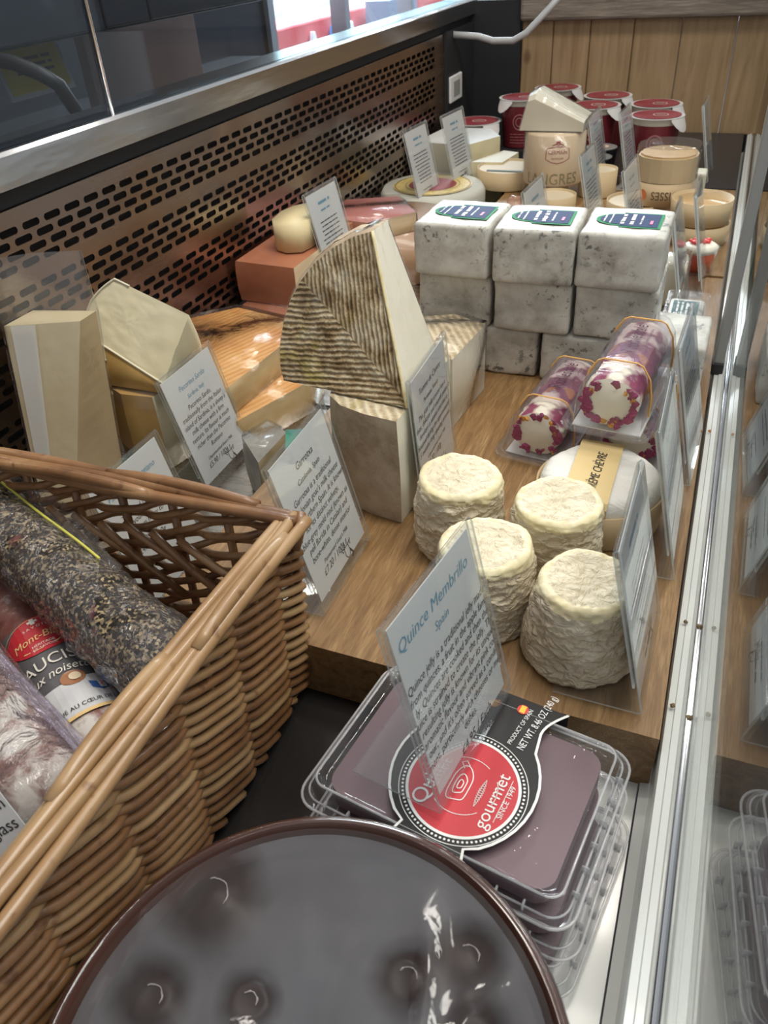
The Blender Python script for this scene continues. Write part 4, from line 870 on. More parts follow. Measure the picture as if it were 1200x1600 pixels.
th = thing('gold_paper_wheel', (-0.455, 1.30, -0.0435), 'pale wheel with gold-rimmed paper and dark red centre, behind the brown wheel', 'cheese')
wc = (-0.455, 1.305, 0)
G().lathe([(0.0, -0.0433), (0.083, -0.0433), (0.088, -0.035), (0.088, 0.008), (0.083, 0.016), (0.0, 0.017)], wc, 72).out('rind', BW, th, True)
g = disc(G(), 0, 0, 0.066, seg=60); xf(g, Matrix.Translation((wc[0], wc[1], 0.0178))); pp = g.out('gold_paper', simple('gold_paper', (0.50, 0.36, 0.10), 0.45, nz=(160, (0.66, 0.53, 0.22))), th)
g = disc(G(), 0, 0, 0.040, seg=60); xf(g, Matrix.Translation((wc[0], wc[1], 0.0183))); g.out('red_centre', simple('dark_red_print', (0.20, 0.02, 0.02), 0.45, nz=(25, (0.28, 0.05, 0.03))), pp)
g = disc(G(), 0, 0, 0.064, seg=60, r0=0.0625); disc(g, 0, 0, 0.046, seg=60, r0=0.045); xf(g, Matrix.Translation((wc[0], wc[1], 0.0186))); g.out('brown_rings', simple('brown_ring_print', (0.25, 0.15, 0.03), 0.5), pp)
# white cheese behind
SOFT = simple('soft_white_rind', (0.58, 0.55, 0.43), 0.55, nz=(12, (0.66, 0.63, 0.52)), sss=0.05)
WHP = simple('white_paper_wrap', (0.56, 0.57, 0.54), 0.5, nz=(20, (0.64, 0.64, 0.62)), bmp=(40, 0.4, 0.002))
wedge('soft_white_cheese', [(-0.437, 1.430), (-0.395, 1.51), (-0.43, 1.57), (-0.52, 1.57), (-0.535, 1.45)], -0.0435, 0.052, 'block of soft white cheese in paper behind the gold-paper wheel', WHP, SOFT, PALE, (0,))
wedge('soft_white_cheese', [(-0.420, 1.410), (-0.365, 1.415), (-0.355, 1.49), (-0.385, 1.50)], -0.0435, 0.030, 'small pale cheese wedge in front of the paper-wrapped white block', SOFT, PALE, PALE, (0,))

# ================================================================ FAR END: BOXED CHEESES, TUBS
REDF = simple('crimson_foil', (0.22, 0.02, 0.03), 0.45, nz=(30, (0.30, 0.06, 0.065))); REDT = simple('crimson_tub', (0.20, 0.025, 0.035), 0.35)
CRM = simple('cream_plastic', (0.66, 0.60, 0.50), 0.4); LIDW = simple('white_foil', (0.62, 0.60, 0.58), 0.4); PPK = simple('pale_pink_print', (0.62, 0.42, 0.38), 0.5)
def tub(c, r, h, ang, label, mats=(REDT, CRM, REDF, LIDW)):
    th = thing('yoghurt_tub', c, label, 'tub', 'crimson yoghurt tubs at the far end')
    c = Vector(c)
    G().lathe([(0, 0), (r * 0.80, 0), (r * 0.82, 0.003), (r * 0.94, h * 0.86), (r * 0.95, h * 0.87)], c, 40).out('tub_body', mats[0], th, True)
    G().lathe([(r * 0.95, h * 0.86), (r * 0.98, h * 0.88), (r * 0.99, h * 0.955), (r * 1.03, h * 0.965), (r * 1.03, h * 0.98)], c, 40, close=False).out('collar', mats[1], th, True)
    g = disc(G(), 0, 0, r * 0.93, 0.0012, seg=44); ld = xf(g, Matrix.Translation(c + Vector((0, 0, h * 0.98)))).out('foil_lid', mats[2], th)
    g = disc(G(), 0, 0, r * 1.06, 0.0004, seg=44); xf(g, Matrix.Translation(c + Vector((0, 0, h * 0.98)))).out('lid_rim', mats[3], th)
    g = G(); a = ang; V = []
    for k in range(7):
        q = a - 0.42 + 0.84 * k / 6; ex = 0.014 * math.sin(PI * k / 6); V += [(r * 1.04 * math.cos(q), r * 1.04 * math.sin(q), 0.0006), ((r * 1.07 + ex * 0.7) * math.cos(q), (r * 1.07 + ex * 0.7) * math.sin(q), -0.004 - ex * 1.2)]
    g.add(V, [(2 * k, 2 * k + 2, 2 * k + 3, 2 * k + 1) for k in range(6)]); xf(g, Matrix.Translation(c + Vector((0, 0, h * 0.98)))).out('pull_tab', mats[3], th, True)
    g = disc(G(), r * 0.15, -r * 0.1, r * 0.30, 0.0018, seg=24, r0=r * 0.25); rr_ = random.Random(int(c.x * 1000)); words(g, r * 0.0, r * 0.3, -r * 0.1, r * 0.08, rr_, z=0.0018); words(g, 0, r * 0.3, 0.0, r * 0.06, rr_, z=0.0018)
    xf(g, Matrix.Translation(c + Vector((0, 0, h * 0.98)))).out('lid_emblem', PPK, ld)
    g = G(); fr_ = -PI / 2 + 0.12      # print on the body, towards the shopper
    def onb(x, z): q = fr_ + x / r; rr2 = r * (0.82 + 0.12 * z / (h * 0.86)) + 0.0008; return Vector((c.x + rr2 * math.cos(q), c.y + rr2 * math.sin(q), c.z + z))
    gg = disc(G(), 0, h * 0.55, r * 0.34, seg=26, r0=r * 0.29); disc(gg, 0, h * 0.55, r * 0.2, seg=20, r0=r * 0.16)
    for k in range(4): words(gg, -r * 0.5, r * 0.5, h * 0.30 - k * h * 0.06, h * 0.022, rr_)
    gg.V = [onb(v.x, v.y) for v in gg.V]; gg.out('tub_print', simple('rose_print', (0.42, 0.16, 0.16), 0.5), th)
    return th
TR = 0.043
tub((-0.128, 1.531, 0.0), TR + .0, 0.088, -0.5, 'front right crimson tub, its pull tab hanging right')
tub((-0.246, 1.612, 0.0), TR + .001, 0.088, -0.5, 'front middle crimson tub behind the soft wedge')
tub((-0.140, 1.630, 0.0), TR, 0.088, -0.4, 'back right crimson tub, mostly hidden by the front one')
tub((-0.238, 1.708, 0.0), TR, 0.088, -0.4, 'back middle crimson tub against the wooden end wall')
tub((-0.350, 1.785, 0.0), TR + .001, 0.089, -0.3, 'crimson tub behind the top of the tilted soft wedge')
tub((-0.398, 1.685, 0.0), TR, 0.088, -2.2, 'left crimson tub beside the black corner of the case')
tub((-0.478, 1.640, -0.0435), TR + .003, 0.096, -0.6, 'crimson tub low on the left beside the white cheese block')
# black trays that carry the front tubs
BLKT = simple('black_tray', (0.025, 0.025, 0.028), 0.35)
th = thing('display_platform', (-0.39, 1.73, -0.0445), 'low black platform under the crimson tubs at the far end', 'shelf')
G().prism([(-0.342, 1.425), (0.0185, 1.425), (0.0175, 1.833), (-0.446, 1.833), (-0.446, 1.632), (-0.342, 1.632)], -0.0445, -0.0006, 0.002).out('block', BLKT, th)
# small dark pots in front of the tubs
for i_, (x, y, z, lb_) in enumerate(((-0.106, 1.452, 0.0, 'black pot with pale lid right before the front right tub'), (-0.214, 1.522, 0.0, 'black pot with pale lid touching the front middle tub'), (-0.212, 1.450, 0.0, 'black pot with pale lid between the middle tub and the LANGRES box'))):
    pt = thing('dip_pot', (x, y, z), lb_, 'pot', 'small black pots before the tubs')
    G().lathe([(0, 0), (0.024, 0), (0.028, 0.034), (0.0285, 0.036)], (x, y, z), 36).out('pot_body', BLKT, pt, True)
    G().lathe([(0.0285, 0.0355), (0.0265, 0.0362), (0.0, 0.0363)], (x, y, z), 36).out('film_lid', clear('pot_film', (0.9,) * 3, 0.1, haze=0.5, hazecol=(0.62, 0.6, 0.55)), pt)
    g = disc(G(), 0, 0, 0.013, seg=24); xf(g, Matrix.Translation((x, y, z + 0.0368))).out('lid_sticker', simple('pale_orange_sticker', (0.70, 0.50, 0.36), 0.5), pt)
# Langres box and wedge on top
BK = simple('langres_carton', (0.60, 0.47, 0.31), 0.55, nz=(4, (0.65, 0.52, 0.36))); BK2 = simple('light_bark_lid', (0.60, 0.48, 0.31), 0.6)
th = thing('round_cheese_box', (-0.262, 1.345, 0.0), 'tall round wooden-look box printed LANGRES with a maroon crest', 'cheese box')
cc_ = Vector((-0.262, 1.345, 0.022)); r = 0.0475
G().lathe([(0.0, 0.0), (0.030, 0.0), (0.032, 0.002), (0.032, 0.0215), (0, 0.0215)], (-0.268, 1.345, 0.0), 40).out('box_base', BK2, th, True)
G().lathe([(0, 0), (r - 0.002, 0), (r, 0.003), (r, 0.074), (r - 0.002, 0.0765), (0, 0.077)], cc_, 64).out('box_body', BK, th, True)
def wrapc(g, c, r, a0): g.V = [Vector((c.x + (r + v.z) * math.cos(a0 + v.x / r), c.y + (r + v.z) * math.sin(a0 + v.x / r), c.z + v.y)) for v in g.V]; return g
a0 = -PI / 2 + 0.18
wrapc(textmesh([('LANGRES', -0.002, 0.005, 0.0235, 'CENTER', 0.88)], 0, 3), cc_, r + 0.0006, a0).out('lettering', simple('olive_print', (0.22, 0.19, 0.09), 0.6), th)
MRN = simple('maroon_print', (0.32, 0.05, 0.05), 0.6)
g = textmesh([('GERMAIN', 0, 0.0500, 0.0082, 'CENTER', 0.85), ('FROMAGERIE', 0, 0.0425, 0.0036, 'CENTER', 0.9)], 0)
hx = [(x_, y_ - 0.006) for x_, y_ in [(-0.0175, 0.064), (-0.006, 0.0665), (0.006, 0.0665), (0.0175, 0.064), (0.0185, 0.049), (0.010, 0.0445), (0, 0.0425), (-0.010, 0.0445), (-0.0185, 0.049), (-0.0175, 0.064)]]
stroke(g, hx, 0.0011); stroke(g, [(-0.009, 0.0625), (-0.003, 0.065), (0, 0.0625), (0.003, 0.065), (0.009, 0.0625)], 0.0014); rect(g, -0.003, 0.003, 0.065, 0.0685)
wrapc(g, cc_, r + 0.0006, a0 + 0.12).out('crest', MRN, th)
G().lathe([(r * 1.05, -0.022), (r * 1.04, 0.02), (r * 1.02, 0.079), (r * 0.6, 0.080), (0, 0.0785)], cc_, 48, close=False).out('cling_film', WRAPS, th, True)
g = disc(G(), 0, 0, 0.018, seg=30); xf(g, Matrix.Translation((cc_.x - 0.008, cc_.y, cc_.z + 0.0774))).out('top_sticker', simple('orange_sticker', (0.70, 0.42, 0.25), 0.5), th)
th = thing('soft_cheese_wedge', (-0.262, 1.35, 0.1165), 'tilted soft white wedge in film on top of the LANGRES box', 'cheese')
def slab(ex, y0, y1):
    P = [(-0.314 - ex, 0.1165 - ex * 0), (-0.216 + ex, 0.1165), (-0.215 + ex, 0.131 + ex), (-0.292, 0.170 + ex), (-0.303 - ex, 0.166)]
    g = G(); n_ = len(P); m_ = 10; V = []
    for j in range(m_ + 1):
        q = j / m_; sh = 0.022 * (1 - abs(2 * q - 1) ** 3) ** 0.5
        for (x, z) in P: V.append(Vector((x * 1 + 0.0, y0 + (y1 - y0) * q, 0.1012 + (z - 0.1165) * (0.82 + 0.18 * (sh / 0.022)))))
    g.add(V, [(j * n_ + k, j * n_ + (k + 1) % n_, (j + 1) * n_ + (k + 1) % n_, (j + 1) * n_ + k) for j in range(m_) for k in range(n_)])
    g.F = [tuple(reversed(f)) for f in g.F]; g.add(V[:n_], [tuple(range(n_))]); g.add(V[-n_:], [tuple(range(n_ - 1, -1, -1))]); return g
slab(0, 1.318, 1.395).out('soft_wedge', SOFT, th)
slab(0.0015, 1.3165, 1.3965).out('cling_film', WRAPS, th)
# round wooden lids / boards of cheese to the left and right of it
for (x, y, z, r_, h_, lb_) in ((-0.350, 1.395, -0.0004, 0.052, 0.030, 'open round bark box with dark print at the left of the LANGRES box'), (-0.242, 1.262, -0.0004, 0.034, 0.024, 'low round bark box in front of the LANGRES box, behind the foil blocks'), (-0.192, 1.360, -0.0004, 0.030, 0.040, 'round bark box partly hidden by the card right of the LANGRES box'), (-0.112, 1.235, -0.0004, 0.046, 0.030, 'wide bark box under the box printed EPOISSES')):
    th = thing('bark_cheese_box', (x, y, 0), lb_, 'cheese box', 'round bark cheese boxes')
    G().lathe([(0, 0.0004), (r_ * 0.99, 0.0004), (r_, 0.002), (r_, h_), (r_ - 0.0015, h_), (r_ - 0.002, h_ - 0.004), (0, h_ - 0.004)], (x, y, z), 48).out('bark_wall', BARK, th, True)
    disc_ = disc(G(), 0, 0, r_ * 0.93, seg=40); xf(disc_, Matrix.Translation((x, y, h_ - 0.0035))).out('box_top', simple('parchment_top', (0.60, 0.50, 0.35), 0.6), th)
    if x < -0.3:
        g = G(); rr_ = random.Random(2); words(g, -0.03, 0.03, -0.02, 0.012, rr_); xf(g, Matrix.Translation((x, y - 0.005, h_ - 0.0025))).out('print', simple('dark_green_print', (0.03, 0.06, 0.03), 0.6), th)
# wrapped sweet-like twist of film, small things near the Langres base
g = G(); bm = bmesh.new(); bmesh.ops.create_icosphere(bm, subdivisions=3, radius=0.012)
for v in bm.verts: v.co *= 1 + 0.4 * fbm(v.co, 120, 3)
g.bm(bm); tag(xf(g, Matrix.Translation((-0.298, 1.245, 0.011))).out('film_twist', clear('rosy_film', (0.95, 0.85, 0.8), 0.1, haze=0.3, hazecol=(0.7, 0.45, 0.35)), None, True), 'small crumpled twist of rosy film before the LANGRES box', 'wrapper')
# Epoisses box with the half cheese lid on top
EP = simple('epoisses_carton', (0.55, 0.39, 0.22), 0.55, nz=(5, (0.60, 0.44, 0.26)))
th = thing('round_cheese_box', (-0.082, 1.235, 0.030), 'round box printed EPOISSES upside down with an orange seal', 'cheese box')
c2 = Vector((-0.082, 1.235, 0.0302)); r = 0.0400
G().lathe([(0, 0), (r, 0), (r, 0.030), (r - 0.0015, 0.030), (r - 0.002, 0.026), (0, 0.026)], c2, 60).out('box_body', EP, th, True)
g = textmesh([('EPOISSES', 0, 0, 0.0160, 'CENTER', 0.82)], 0, 3); g.V = [Vector((-v.x, -v.y, v.z)) for v in g.V]; g.V = [v + Vector((0.006, 0.0205, 0)) for v in g.V]
wrapc(g, c2, r + 0.0005, -PI / 2 + 0.2).out('lettering', simple('dark_brown_print', (0.12, 0.07, 0.03), 0.6), th)
g = disc(G(), -0.034, 0.0145, 0.0075, seg=26); wrapc(g, c2, r + 0.0006, -PI / 2 + 0.2).out('seal', simple('orange_seal', (0.62, 0.18, 0.05), 0.5), th)
th = thing('bark_box_half', (-0.082, 1.235, 0.0605), 'half bark box with shiny orange-brown soft cheese, standing on the EPOISSES box', 'cheese')
P = [(-0.120, 1.226), (-0.112, 1.212)] + [(-0.080 + 0.041 * math.cos(a), 1.240 + 0.036 * math.sin(a)) for a in [PI * 1.05 - PI * 1.05 * k / 14 for k in range(15)]][0:0] + [(-0.100, 1.203), (-0.085, 1.1985), (-0.070, 1.1995), (-0.056, 1.205), (-0.047, 1.214), (-0.0415, 1.226), (-0.040, 1.245), (-0.044, 1.262), (-0.056, 1.274), (-0.075, 1.279), (-0.095, 1.276), (-0.110, 1.265), (-0.119, 1.248)]
G().prism(P, 0.0605, 0.092, 0.002).out('bark_wall', BARK, th)
GL = simple('glossy_orange_rind', (0.58, 0.36, 0.16), 0.2, nz=(30, (0.66, 0.45, 0.22)), coat=0.6, bmp=(60, 0.4, 0.001))
G().prism([(x - (x + 0.08) * 0.07, y - (y - 1.24) * 0.07) for x, y in P], 0.090, 0.0945, 0.001).out('cheese_top', GL, th)
G().prism([(x + (x + 0.08) * 0.05, y + (y - 1.24) * 0.05) for x, y in P], 0.0603, 0.105, 0.002).out('clear_cover', CLAM, th)
# stack of two bark boxes at the right
for k, (x, y, z, h_, lb_) in enumerate(((-0.023, 1.160, -0.0006, 0.026, 'lower bark box of the right-hand stack beside the rail'), (-0.024, 1.162, 0.0262, 0.030, 'upper open bark box with glossy soft cheese, beside the rail'))):
    th = thing('bark_cheese_box', (x, y, z), lb_, 'cheese box', 'round bark cheese boxes')
    G().lathe([(0, 0), (0.038, 0), (0.040, h_), (0.0385, h_), (0.037, h_ - 0.006), (0, h_ - 0.006)], (x, y, z + 0.0002), 48).out('bark_wall', BARK, th, True)
    G().lathe([(0, 0.001), (0.034, 0.0), (0.036, -0.003)], (x, y, z + h_ - 0.003), 48, close=False).out('cheese_top', GL, th, True)
tag(G().box(-0.060, -0.028, 1.340, 1.375, -0.0003, 0.042, 0.003).out('pale_cheese_piece', SOFT), 'small pale cheese piece behind the bark boxes on the right', 'cheese')
# little pot of red peppers
th = thing('red_pepper_pot', (-0.013, 1.045, 0), 'small clear pot of red pepper with white cheese and red pieces on top', 'pot')
c3 = (-0.013, 1.045, 0.0)
RDL = simple('red_relish', (0.55, 0.06, 0.02), 0.3, nz=(40, (0.65, 0.12, 0.04)))
G().lathe([(0, 0.001), (0.0165, 0.001), (0.0195, 0.024), (0, 0.024)], c3, 40).out('relish', RDL, th, True)
G().lathe([(0.0, 0.024), (0.0195, 0.024), (0.0205, 0.030), (0.016, 0.033), (0, 0.034)], c3, 40).out('white_cheese', CREAM, th, True)
G().lathe([(0.0, 0.0), (0.0175, 0.0), (0.0212, 0.028), (0.0228, 0.0285), (0.0228, 0.031), (0.0212, 0.0315)], c3, 40, close=False).out('clear_pot', CLAM, th, True)
rr = random.Random(9); g = G()
for k in range(14):
    bm = bmesh.new(); bmesh.ops.create_icosphere(bm, subdivisions=1, radius=0.0034); a = rr.uniform(0, 6.3); d = rr.uniform(0, 0.013)
    for v in bm.verts: v.co = Vector((v.co.x * 1.3 + c3[0] + d * math.cos(a), v.co.y + c3[1] + d * math.sin(a), v.co.z * 0.7 + 0.0355))
    g.bm(bm)
g.out('red_pepper_pieces', simple('red_pepper', (0.75, 0.05, 0.05), 0.25, coat=0.5), th, True)['kind'] = 'stuff'
th = thing('wrapped_cheese_piece', (-0.045, 0.93, 0), 'pale piece in crumpled film behind the right foil block, orange crust at its foot', 'cheese')
g = G().box(-0.06, -0.022, 0.91, 0.96, 0.001, 0.05, 0.006); g.out('cheese', SOFT, th, True)
G().box(-0.063, -0.019, 0.907, 0.963, 0.0003, 0.054, 0.006).out('cling_film', WRAPS, th, True)

# ================================================================ QUINCE PASTE BOXES
t = NT('quince_paste'); t.pbr(t.ramp(t.noise(9, detail=3), [(0.3, (0.13, 0.070, 0.085)), (0.7, (0.19, 0.115, 0.135))]), 0.5); QP = t.m
BLKC = simple('sleeve_black', (0.020, 0.018, 0.018), 0.45, spec=0.25); REDC = simple('sleeve_red', (0.52, 0.025, 0.04), 0.4, spec=0.3, nz=(5, (0.60, 0.05, 0.06)))
def quince(cx, cy, z, yaw, label, top=False):
    HX, HY, HT = 0.0745, 0.0530, 0.0208
    th = thing('quince_paste_box', (cx, cy, z), label, 'box', 'clear boxes of quince paste'); M_ = Matrix.Translation((cx, cy, z)) @ Matrix.Rotation(yaw, 4, 'Z')
    xf(G().prism(rrect(-HX + 0.013, HX - 0.013, -HY + 0.011, HY - 0.011, 0.010), 0.0022, HT - 0.0052, 0.003), M_).out('quince_paste', QP, th)
    def shell(levels, name):
        g = G(); V = []; m = None
        for (ins, zz, rad) in levels:
            Q = rrect(-HX + ins, HX - ins, -HY + ins, HY - ins, rad); m = len(Q); V += [(p[0], p[1], zz) for p in Q]
        F = [(j * m + k, j * m + (k + 1) % m, (j + 1) * m + (k + 1) % m, (j + 1) * m + k) for j in range(len(levels) - 1) for k in range(m)]
        F.append(tuple((len(levels) - 1) * m + k for k in range(m))); g.add(V, F); return xf(g, M_).out(name, CLAM, th, True)
    shell([(0.0, 0.0085, 0.013), (0.0005, 0.0100, 0.013), (0.0030, 0.0104, 0.0115), (0.0036, 0.0135, 0.011), (0.0050, HT - 0.0020, 0.010), (0.0062, HT - 0.0004, 0.009), (0.0088, HT - 0.0002, 0.0080), (0.0098, HT - 0.0022, 0.007), (0.0120, HT - 0.0026, 0.006)], 'clear_lid')
    shell([(0.0, 0.0085, 0.013), (0.0016, 0.0075, 0.012), (0.0050, 0.0070, 0.010), (0.0068, 0.0020, 0.009), (0.0090, 0.0002, 0.008)], 'clear_tray')
    g = G()
    for (ins, zz, w_) in ((-0.0002, 0.0092, 0.0008), (0.0034, 0.0116, 0.0006), (0.0075, HT + 0.0000, 0.0007)):
        Q = rrect(-HX + ins, HX - ins, -HY + ins, HY - ins, max(0.012 - ins * 0.6, 0.006)); g.tube([(p[0], p[1], zz) for p in Q + Q[:1]], w_, 6)
    for k in range(9): x = -HX + 0.018 + k * 0.0135; g.box(x, x + 0.0009, -HY + 0.0012, -HY + 0.0048, 0.009, 0.0155)
    for k in range(6): y = -HY + 0.018 + k * 0.0135; g.box(HX - 0.0048, HX - 0.0012, y, y + 0.0009, 0.009, 0.0155)
    xf(g, M_).out('moulded_ribs', clear('rib_plastic', (0.95,) * 3, 0.1, 1.45, haze=0.35, hazecol=(0.75, 0.75, 0.77)), th, True)
    if not top: return th
    ZT = HT + 0.0006
    # printed sleeve: band along y that narrows above and below a round field
    def side(o):
        P = []
        R_ = 0.0435 + o
        pts = [(0.032 + o, HY), (0.0235 + o, 0.0455)]
        P.append((0.0365 + o * 1.0, HY + 0.001)); 
        for q in range(0, 7):
            f = q / 6; P.append((0.0365 + o - (0.0365 - 0.0275) * math.sin(f * PI / 2), HY + 0.001 - 0.0185 * f))
        for q in range(1, 12):
            a = math.radians(50 - 100 * q / 11.0); P.append((-0.002 + R_ * math.cos(a) * 0.96, -0.006 + R_ * math.sin(a)))
        P.append((0.0185 + o, -HY + 0.010)); P.append((0.0215 + o, -HY - 0.001))
        return P
    Rr = side(0); cxs = 0.0035
    def sleeve(o):
        A = side(o); B = [(-p[0] + 2 * cxs - 0.003, p[1]) for p in A]; return A, B
    def strip(g, o, z_):
        A, B = sleeve(o); n_ = len(A); g.add([(p[0], p[1], z_) for p in A] + [(p[0], p[1], z_) for p in B], [(k, n_ + k, n_ + k + 1, k + 1) for k in range(n_ - 1)])
    g = G(); strip(g, 0.0, ZT); g.add([(0.0365, HY + 0.001, ZT), (-0.0325, HY + 0.001, ZT), (-0.0325, HY + 0.001, 0.011), (0.0365, HY + 0.001, 0.011)], [(0, 1, 2, 3)])
    g.V = [v for v in g.V]; sl = xf(g, M_).out('printed_sleeve', BLKC, th)
    g = G(); A, B = sleeve(0.0); stroke(g, A, 0.0014, ZT + 0.0003); stroke(g, B, 0.0014, ZT + 0.0003)
    cc0 = (0.0040, -0.0120)
    disc(g, cc0[0], cc0[1], 0.0330, ZT + 0.0003, seg=72, r0=0.0326)
    disc(g, cc0[0], cc0[1], 0.0293, ZT + 0.0003, seg=72, r0=0.0278)
    for k in range(88): a = 2 * PI * k / 88; disc(g, cc0[0] + 0.0308 * math.cos(a), cc0[1] + 0.0308 * math.sin(a), 0.00068, ZT + 0.0003, seg=6)
    xf(g, M_).out('white_print', WHT, sl)
    g = disc(G(), cc0[0], cc0[1], 0.0279, ZT + 0.0002, seg=72); xf(g, M_).out('red_field', REDC, sl)
    g = textmesh([('Quince', -0.002, 0.0128, 0.0118, 'CENTER', 1.0), ('gourmet', -0.001, -0.0195, 0.0096, 'CENTER', 1.0), ('SINCE 1949', 0.001, -0.0262 + 0.0018, 0.0040, 'CENTER', 1.0)], 0, 4)
    # (text x runs along +y of the box, text up runs towards -x)
    q = [(-0.012, -0.0215), (0.014, -0.0215)]; stroke(g, q, 0.0003)
    for (a0, a1, r_) in ((2.5, 4.0, 0.0165), (-0.5, 0.75, 0.0170), (1.2, 2.1, 0.0175), (4.5, 5.3, 0.0175)):
        stroke(g, [(r_ * math.cos(a0 + (a1 - a0) * k / 14), r_ * math.sin(a0 + (a1 - a0) * k / 14)) for k in range(15)], 0.00035)
    # quince fruit outline and flourish
    for s_ in (1.0, 0.55, 0.25):
        stroke(g, [(s_ * 0.0105 * math.cos(a) * (1 + 0.13 * math.sin(3 * a + s_)), 0.0015 + s_ * 0.0060 * math.sin(a) * (1 + 0.18 * math.cos(2 * a))) for a in [2 * PI * k / 30 for k in range(31)]], 0.0005)
    stroke(g, [(0.0095, 0.0035), (0.0125, 0.0062), (0.0142, 0.004), (0.0120, 0.0015)], 0.0005)
    stroke(g, [(-0.0085 + 0.017 * k / 40, -0.0095 + 0.0016 * math.sin(k * 0.95) * math.sin(PI * k / 40)) for k in range(41)] , 0.0003)
    stroke(g, [(-0.0085 + 0.017 * k / 40, -0.0095 - 0.0016 * math.sin(k * 0.95) * math.sin(PI * k / 40)) for k in range(41)] , 0.0003)
    xf(g, M_ @ Matrix.Translation((cc0[0], cc0[1], ZT + 0.0005)) @ Matrix(((0, -1, 0, 0), (1, 0, 0, 0), (0, 0, 1, 0), (0, 0, 0, 1)))).out('lettering', WHT, sl)
    g = textmesh([('NET WT. 8.46 OZ (240 g)', 0, -0.0040, 0.0058, 'LEFT', 0.66), ('PRODUCT OF SPAIN', 0.0, 0.0032, 0.0034, 'LEFT', 0.85)], 0, 3)
    xf(g, M_ @ Matrix.Translation((0.0190, 0.0215, ZT + 0.0005)) @ Matrix.Rotation(math.radians(84), 4, 'Z')).out('lettering', WHT, sl)
    g = disc(G(), 0.0130, 0.0465, 0.0032, ZT + 0.0004, seg=24); xf(g, M_).out('flag', simple('flag_red', (0.70, 0.04, 0.03), 0.4), sl)
    g = rect(G(), 0.0115, 0.0145, 0.0440, 0.0490, ZT + 0.0006); xf(g, M_).out('flag_stripe', simple('flag_yellow', (0.80, 0.55, 0.04), 0.4), sl)
    return th
quince(-0.0645, 0.2275, -0.0447, math.radians(-9), 'lowest clear quince box of the stack on the case deck')
quince(-0.0675, 0.2325, -0.0237, math.radians(-6), 'middle clear quince box of the stack')
quince(-0.0700, 0.2370, -0.0027, math.radians(-8), 'top quince paste box with black and red gourmet sleeve', True)

# ================================================================ BROWN DISH UNDER FILM
DB = simple('brown_glaze', (0.060, 0.022, 0.014), 0.15, coat=0.4)
dc = Vector((-0.0865, 0.0815, -0.0447)); th = thing('brown_dish', dc, 'round dark brown glazed dish under stretched cling film, nearest the camera', 'dish')
RB_ = 0.1020; ZR = 0.0800
autosmooth(G().lathe([(0.0, 0.0), (0.070, 0.0), (0.074, 0.003), (0.086, 0.030), (0.0965, 0.062), (0.1005, 0.074), (RB_, 0.0785), (RB_ - 0.0012, ZR), (RB_ - 0.0040, ZR), (RB_ - 0.0056, 0.0775), (0.0920, 0.060), (0.085, 0.045), (0.0, 0.045)], dc, 160).out('dish', DB, th, True), 0.9)
spots = [(-0.154, 0.128, 0.012, 0.0050), (-0.156, 0.083, 0.0085, 0.004), (-0.118, 0.096, 0.0065, 0.004), (-0.061, 0.126, 0.0075, 0.005), (-0.040, 0.142, 0.0080, 0.0055), (-0.030, 0.118, 0.007, 0.004), (-0.090, 0.058, 0.010, 0.004), (-0.055, 0.070, 0.009, 0.004)]
def filmz(x, y):
    r = math.hypot(x - dc.x, y - dc.y) / (RB_ - 0.004); e = max(0, 1 - r ** 6)
    z = ZR - 0.0022 - 0.0050 * e * (1 - r * r * 0.4) + 0.0007 * e * fbm((x, y, 0.3), 16, 1) + 0.0003 * e * fbm((x, y, 0.7), 45, 2)
    for (sx, sy, sr, dp) in spots:
        d = math.hypot(x - sx, y - sy) / (sr * 1.7); z -= 0.30 * dp * math.exp(-d * d) * e
    z += 0.0022 * e * math.exp(-((x + 0.052 + 0.25 * (y - 0.12)) / 0.005) ** 2) * math.exp(-((y - 0.125) / 0.05) ** 2)
    z += 0.0016 * e * math.exp(-((x + 0.034 - 0.45 * (y - 0.12)) / 0.004) ** 2) * math.exp(-((y - 0.12) / 0.035) ** 2) + e * max(0, min(1, (x + 0.085) / 0.03)) * 0.0034 * fbm((x, y, 0.9), 13, 1)
    return dc.z + z
# jelly surface just below the film, touching it at the dimples
t = NT('dark_jelly'); t.pbr(t.ramp(t.noise(20, detail=4), [(0.3, (0.012, 0.005, 0.004)), (0.7, (0.026, 0.011, 0.009))]), 0.4, spec=0.2); JEL = t.m
g = G(); NR, NS = 70, 150; V = []
for j in range(NR + 1):
    for k in range(NS):
        a = 2 * PI * k / NS; rr_ = (RB_ - 0.0068) * j / NR; x, y = dc.x + rr_ * math.cos(a), dc.y + rr_ * math.sin(a); base = dc.z + ZR - 0.0125 - 0.004 * (j / NR) ** 4
        up_ = sum(0.009 * math.exp(-((x - s_[0]) ** 2 + (y - s_[1]) ** 2) / (s_[2] * 1.4) ** 2) for s_ in spots); V.append((x, y, min(base + up_ + 0.001 * fbm((x, y, 2), 30, 3), filmz(x, y) - 0.0003)))
Fd = [(j * NS + k, (j + 1) * NS + k, (j + 1) * NS + (k + 1) % NS, j * NS + (k + 1) % NS) for j in range(NR) for k in range(NS)]
Fd = [tuple(reversed(f)) for f in Fd]
g.add(V, Fd).out('dark_paste', JEL, th, True)
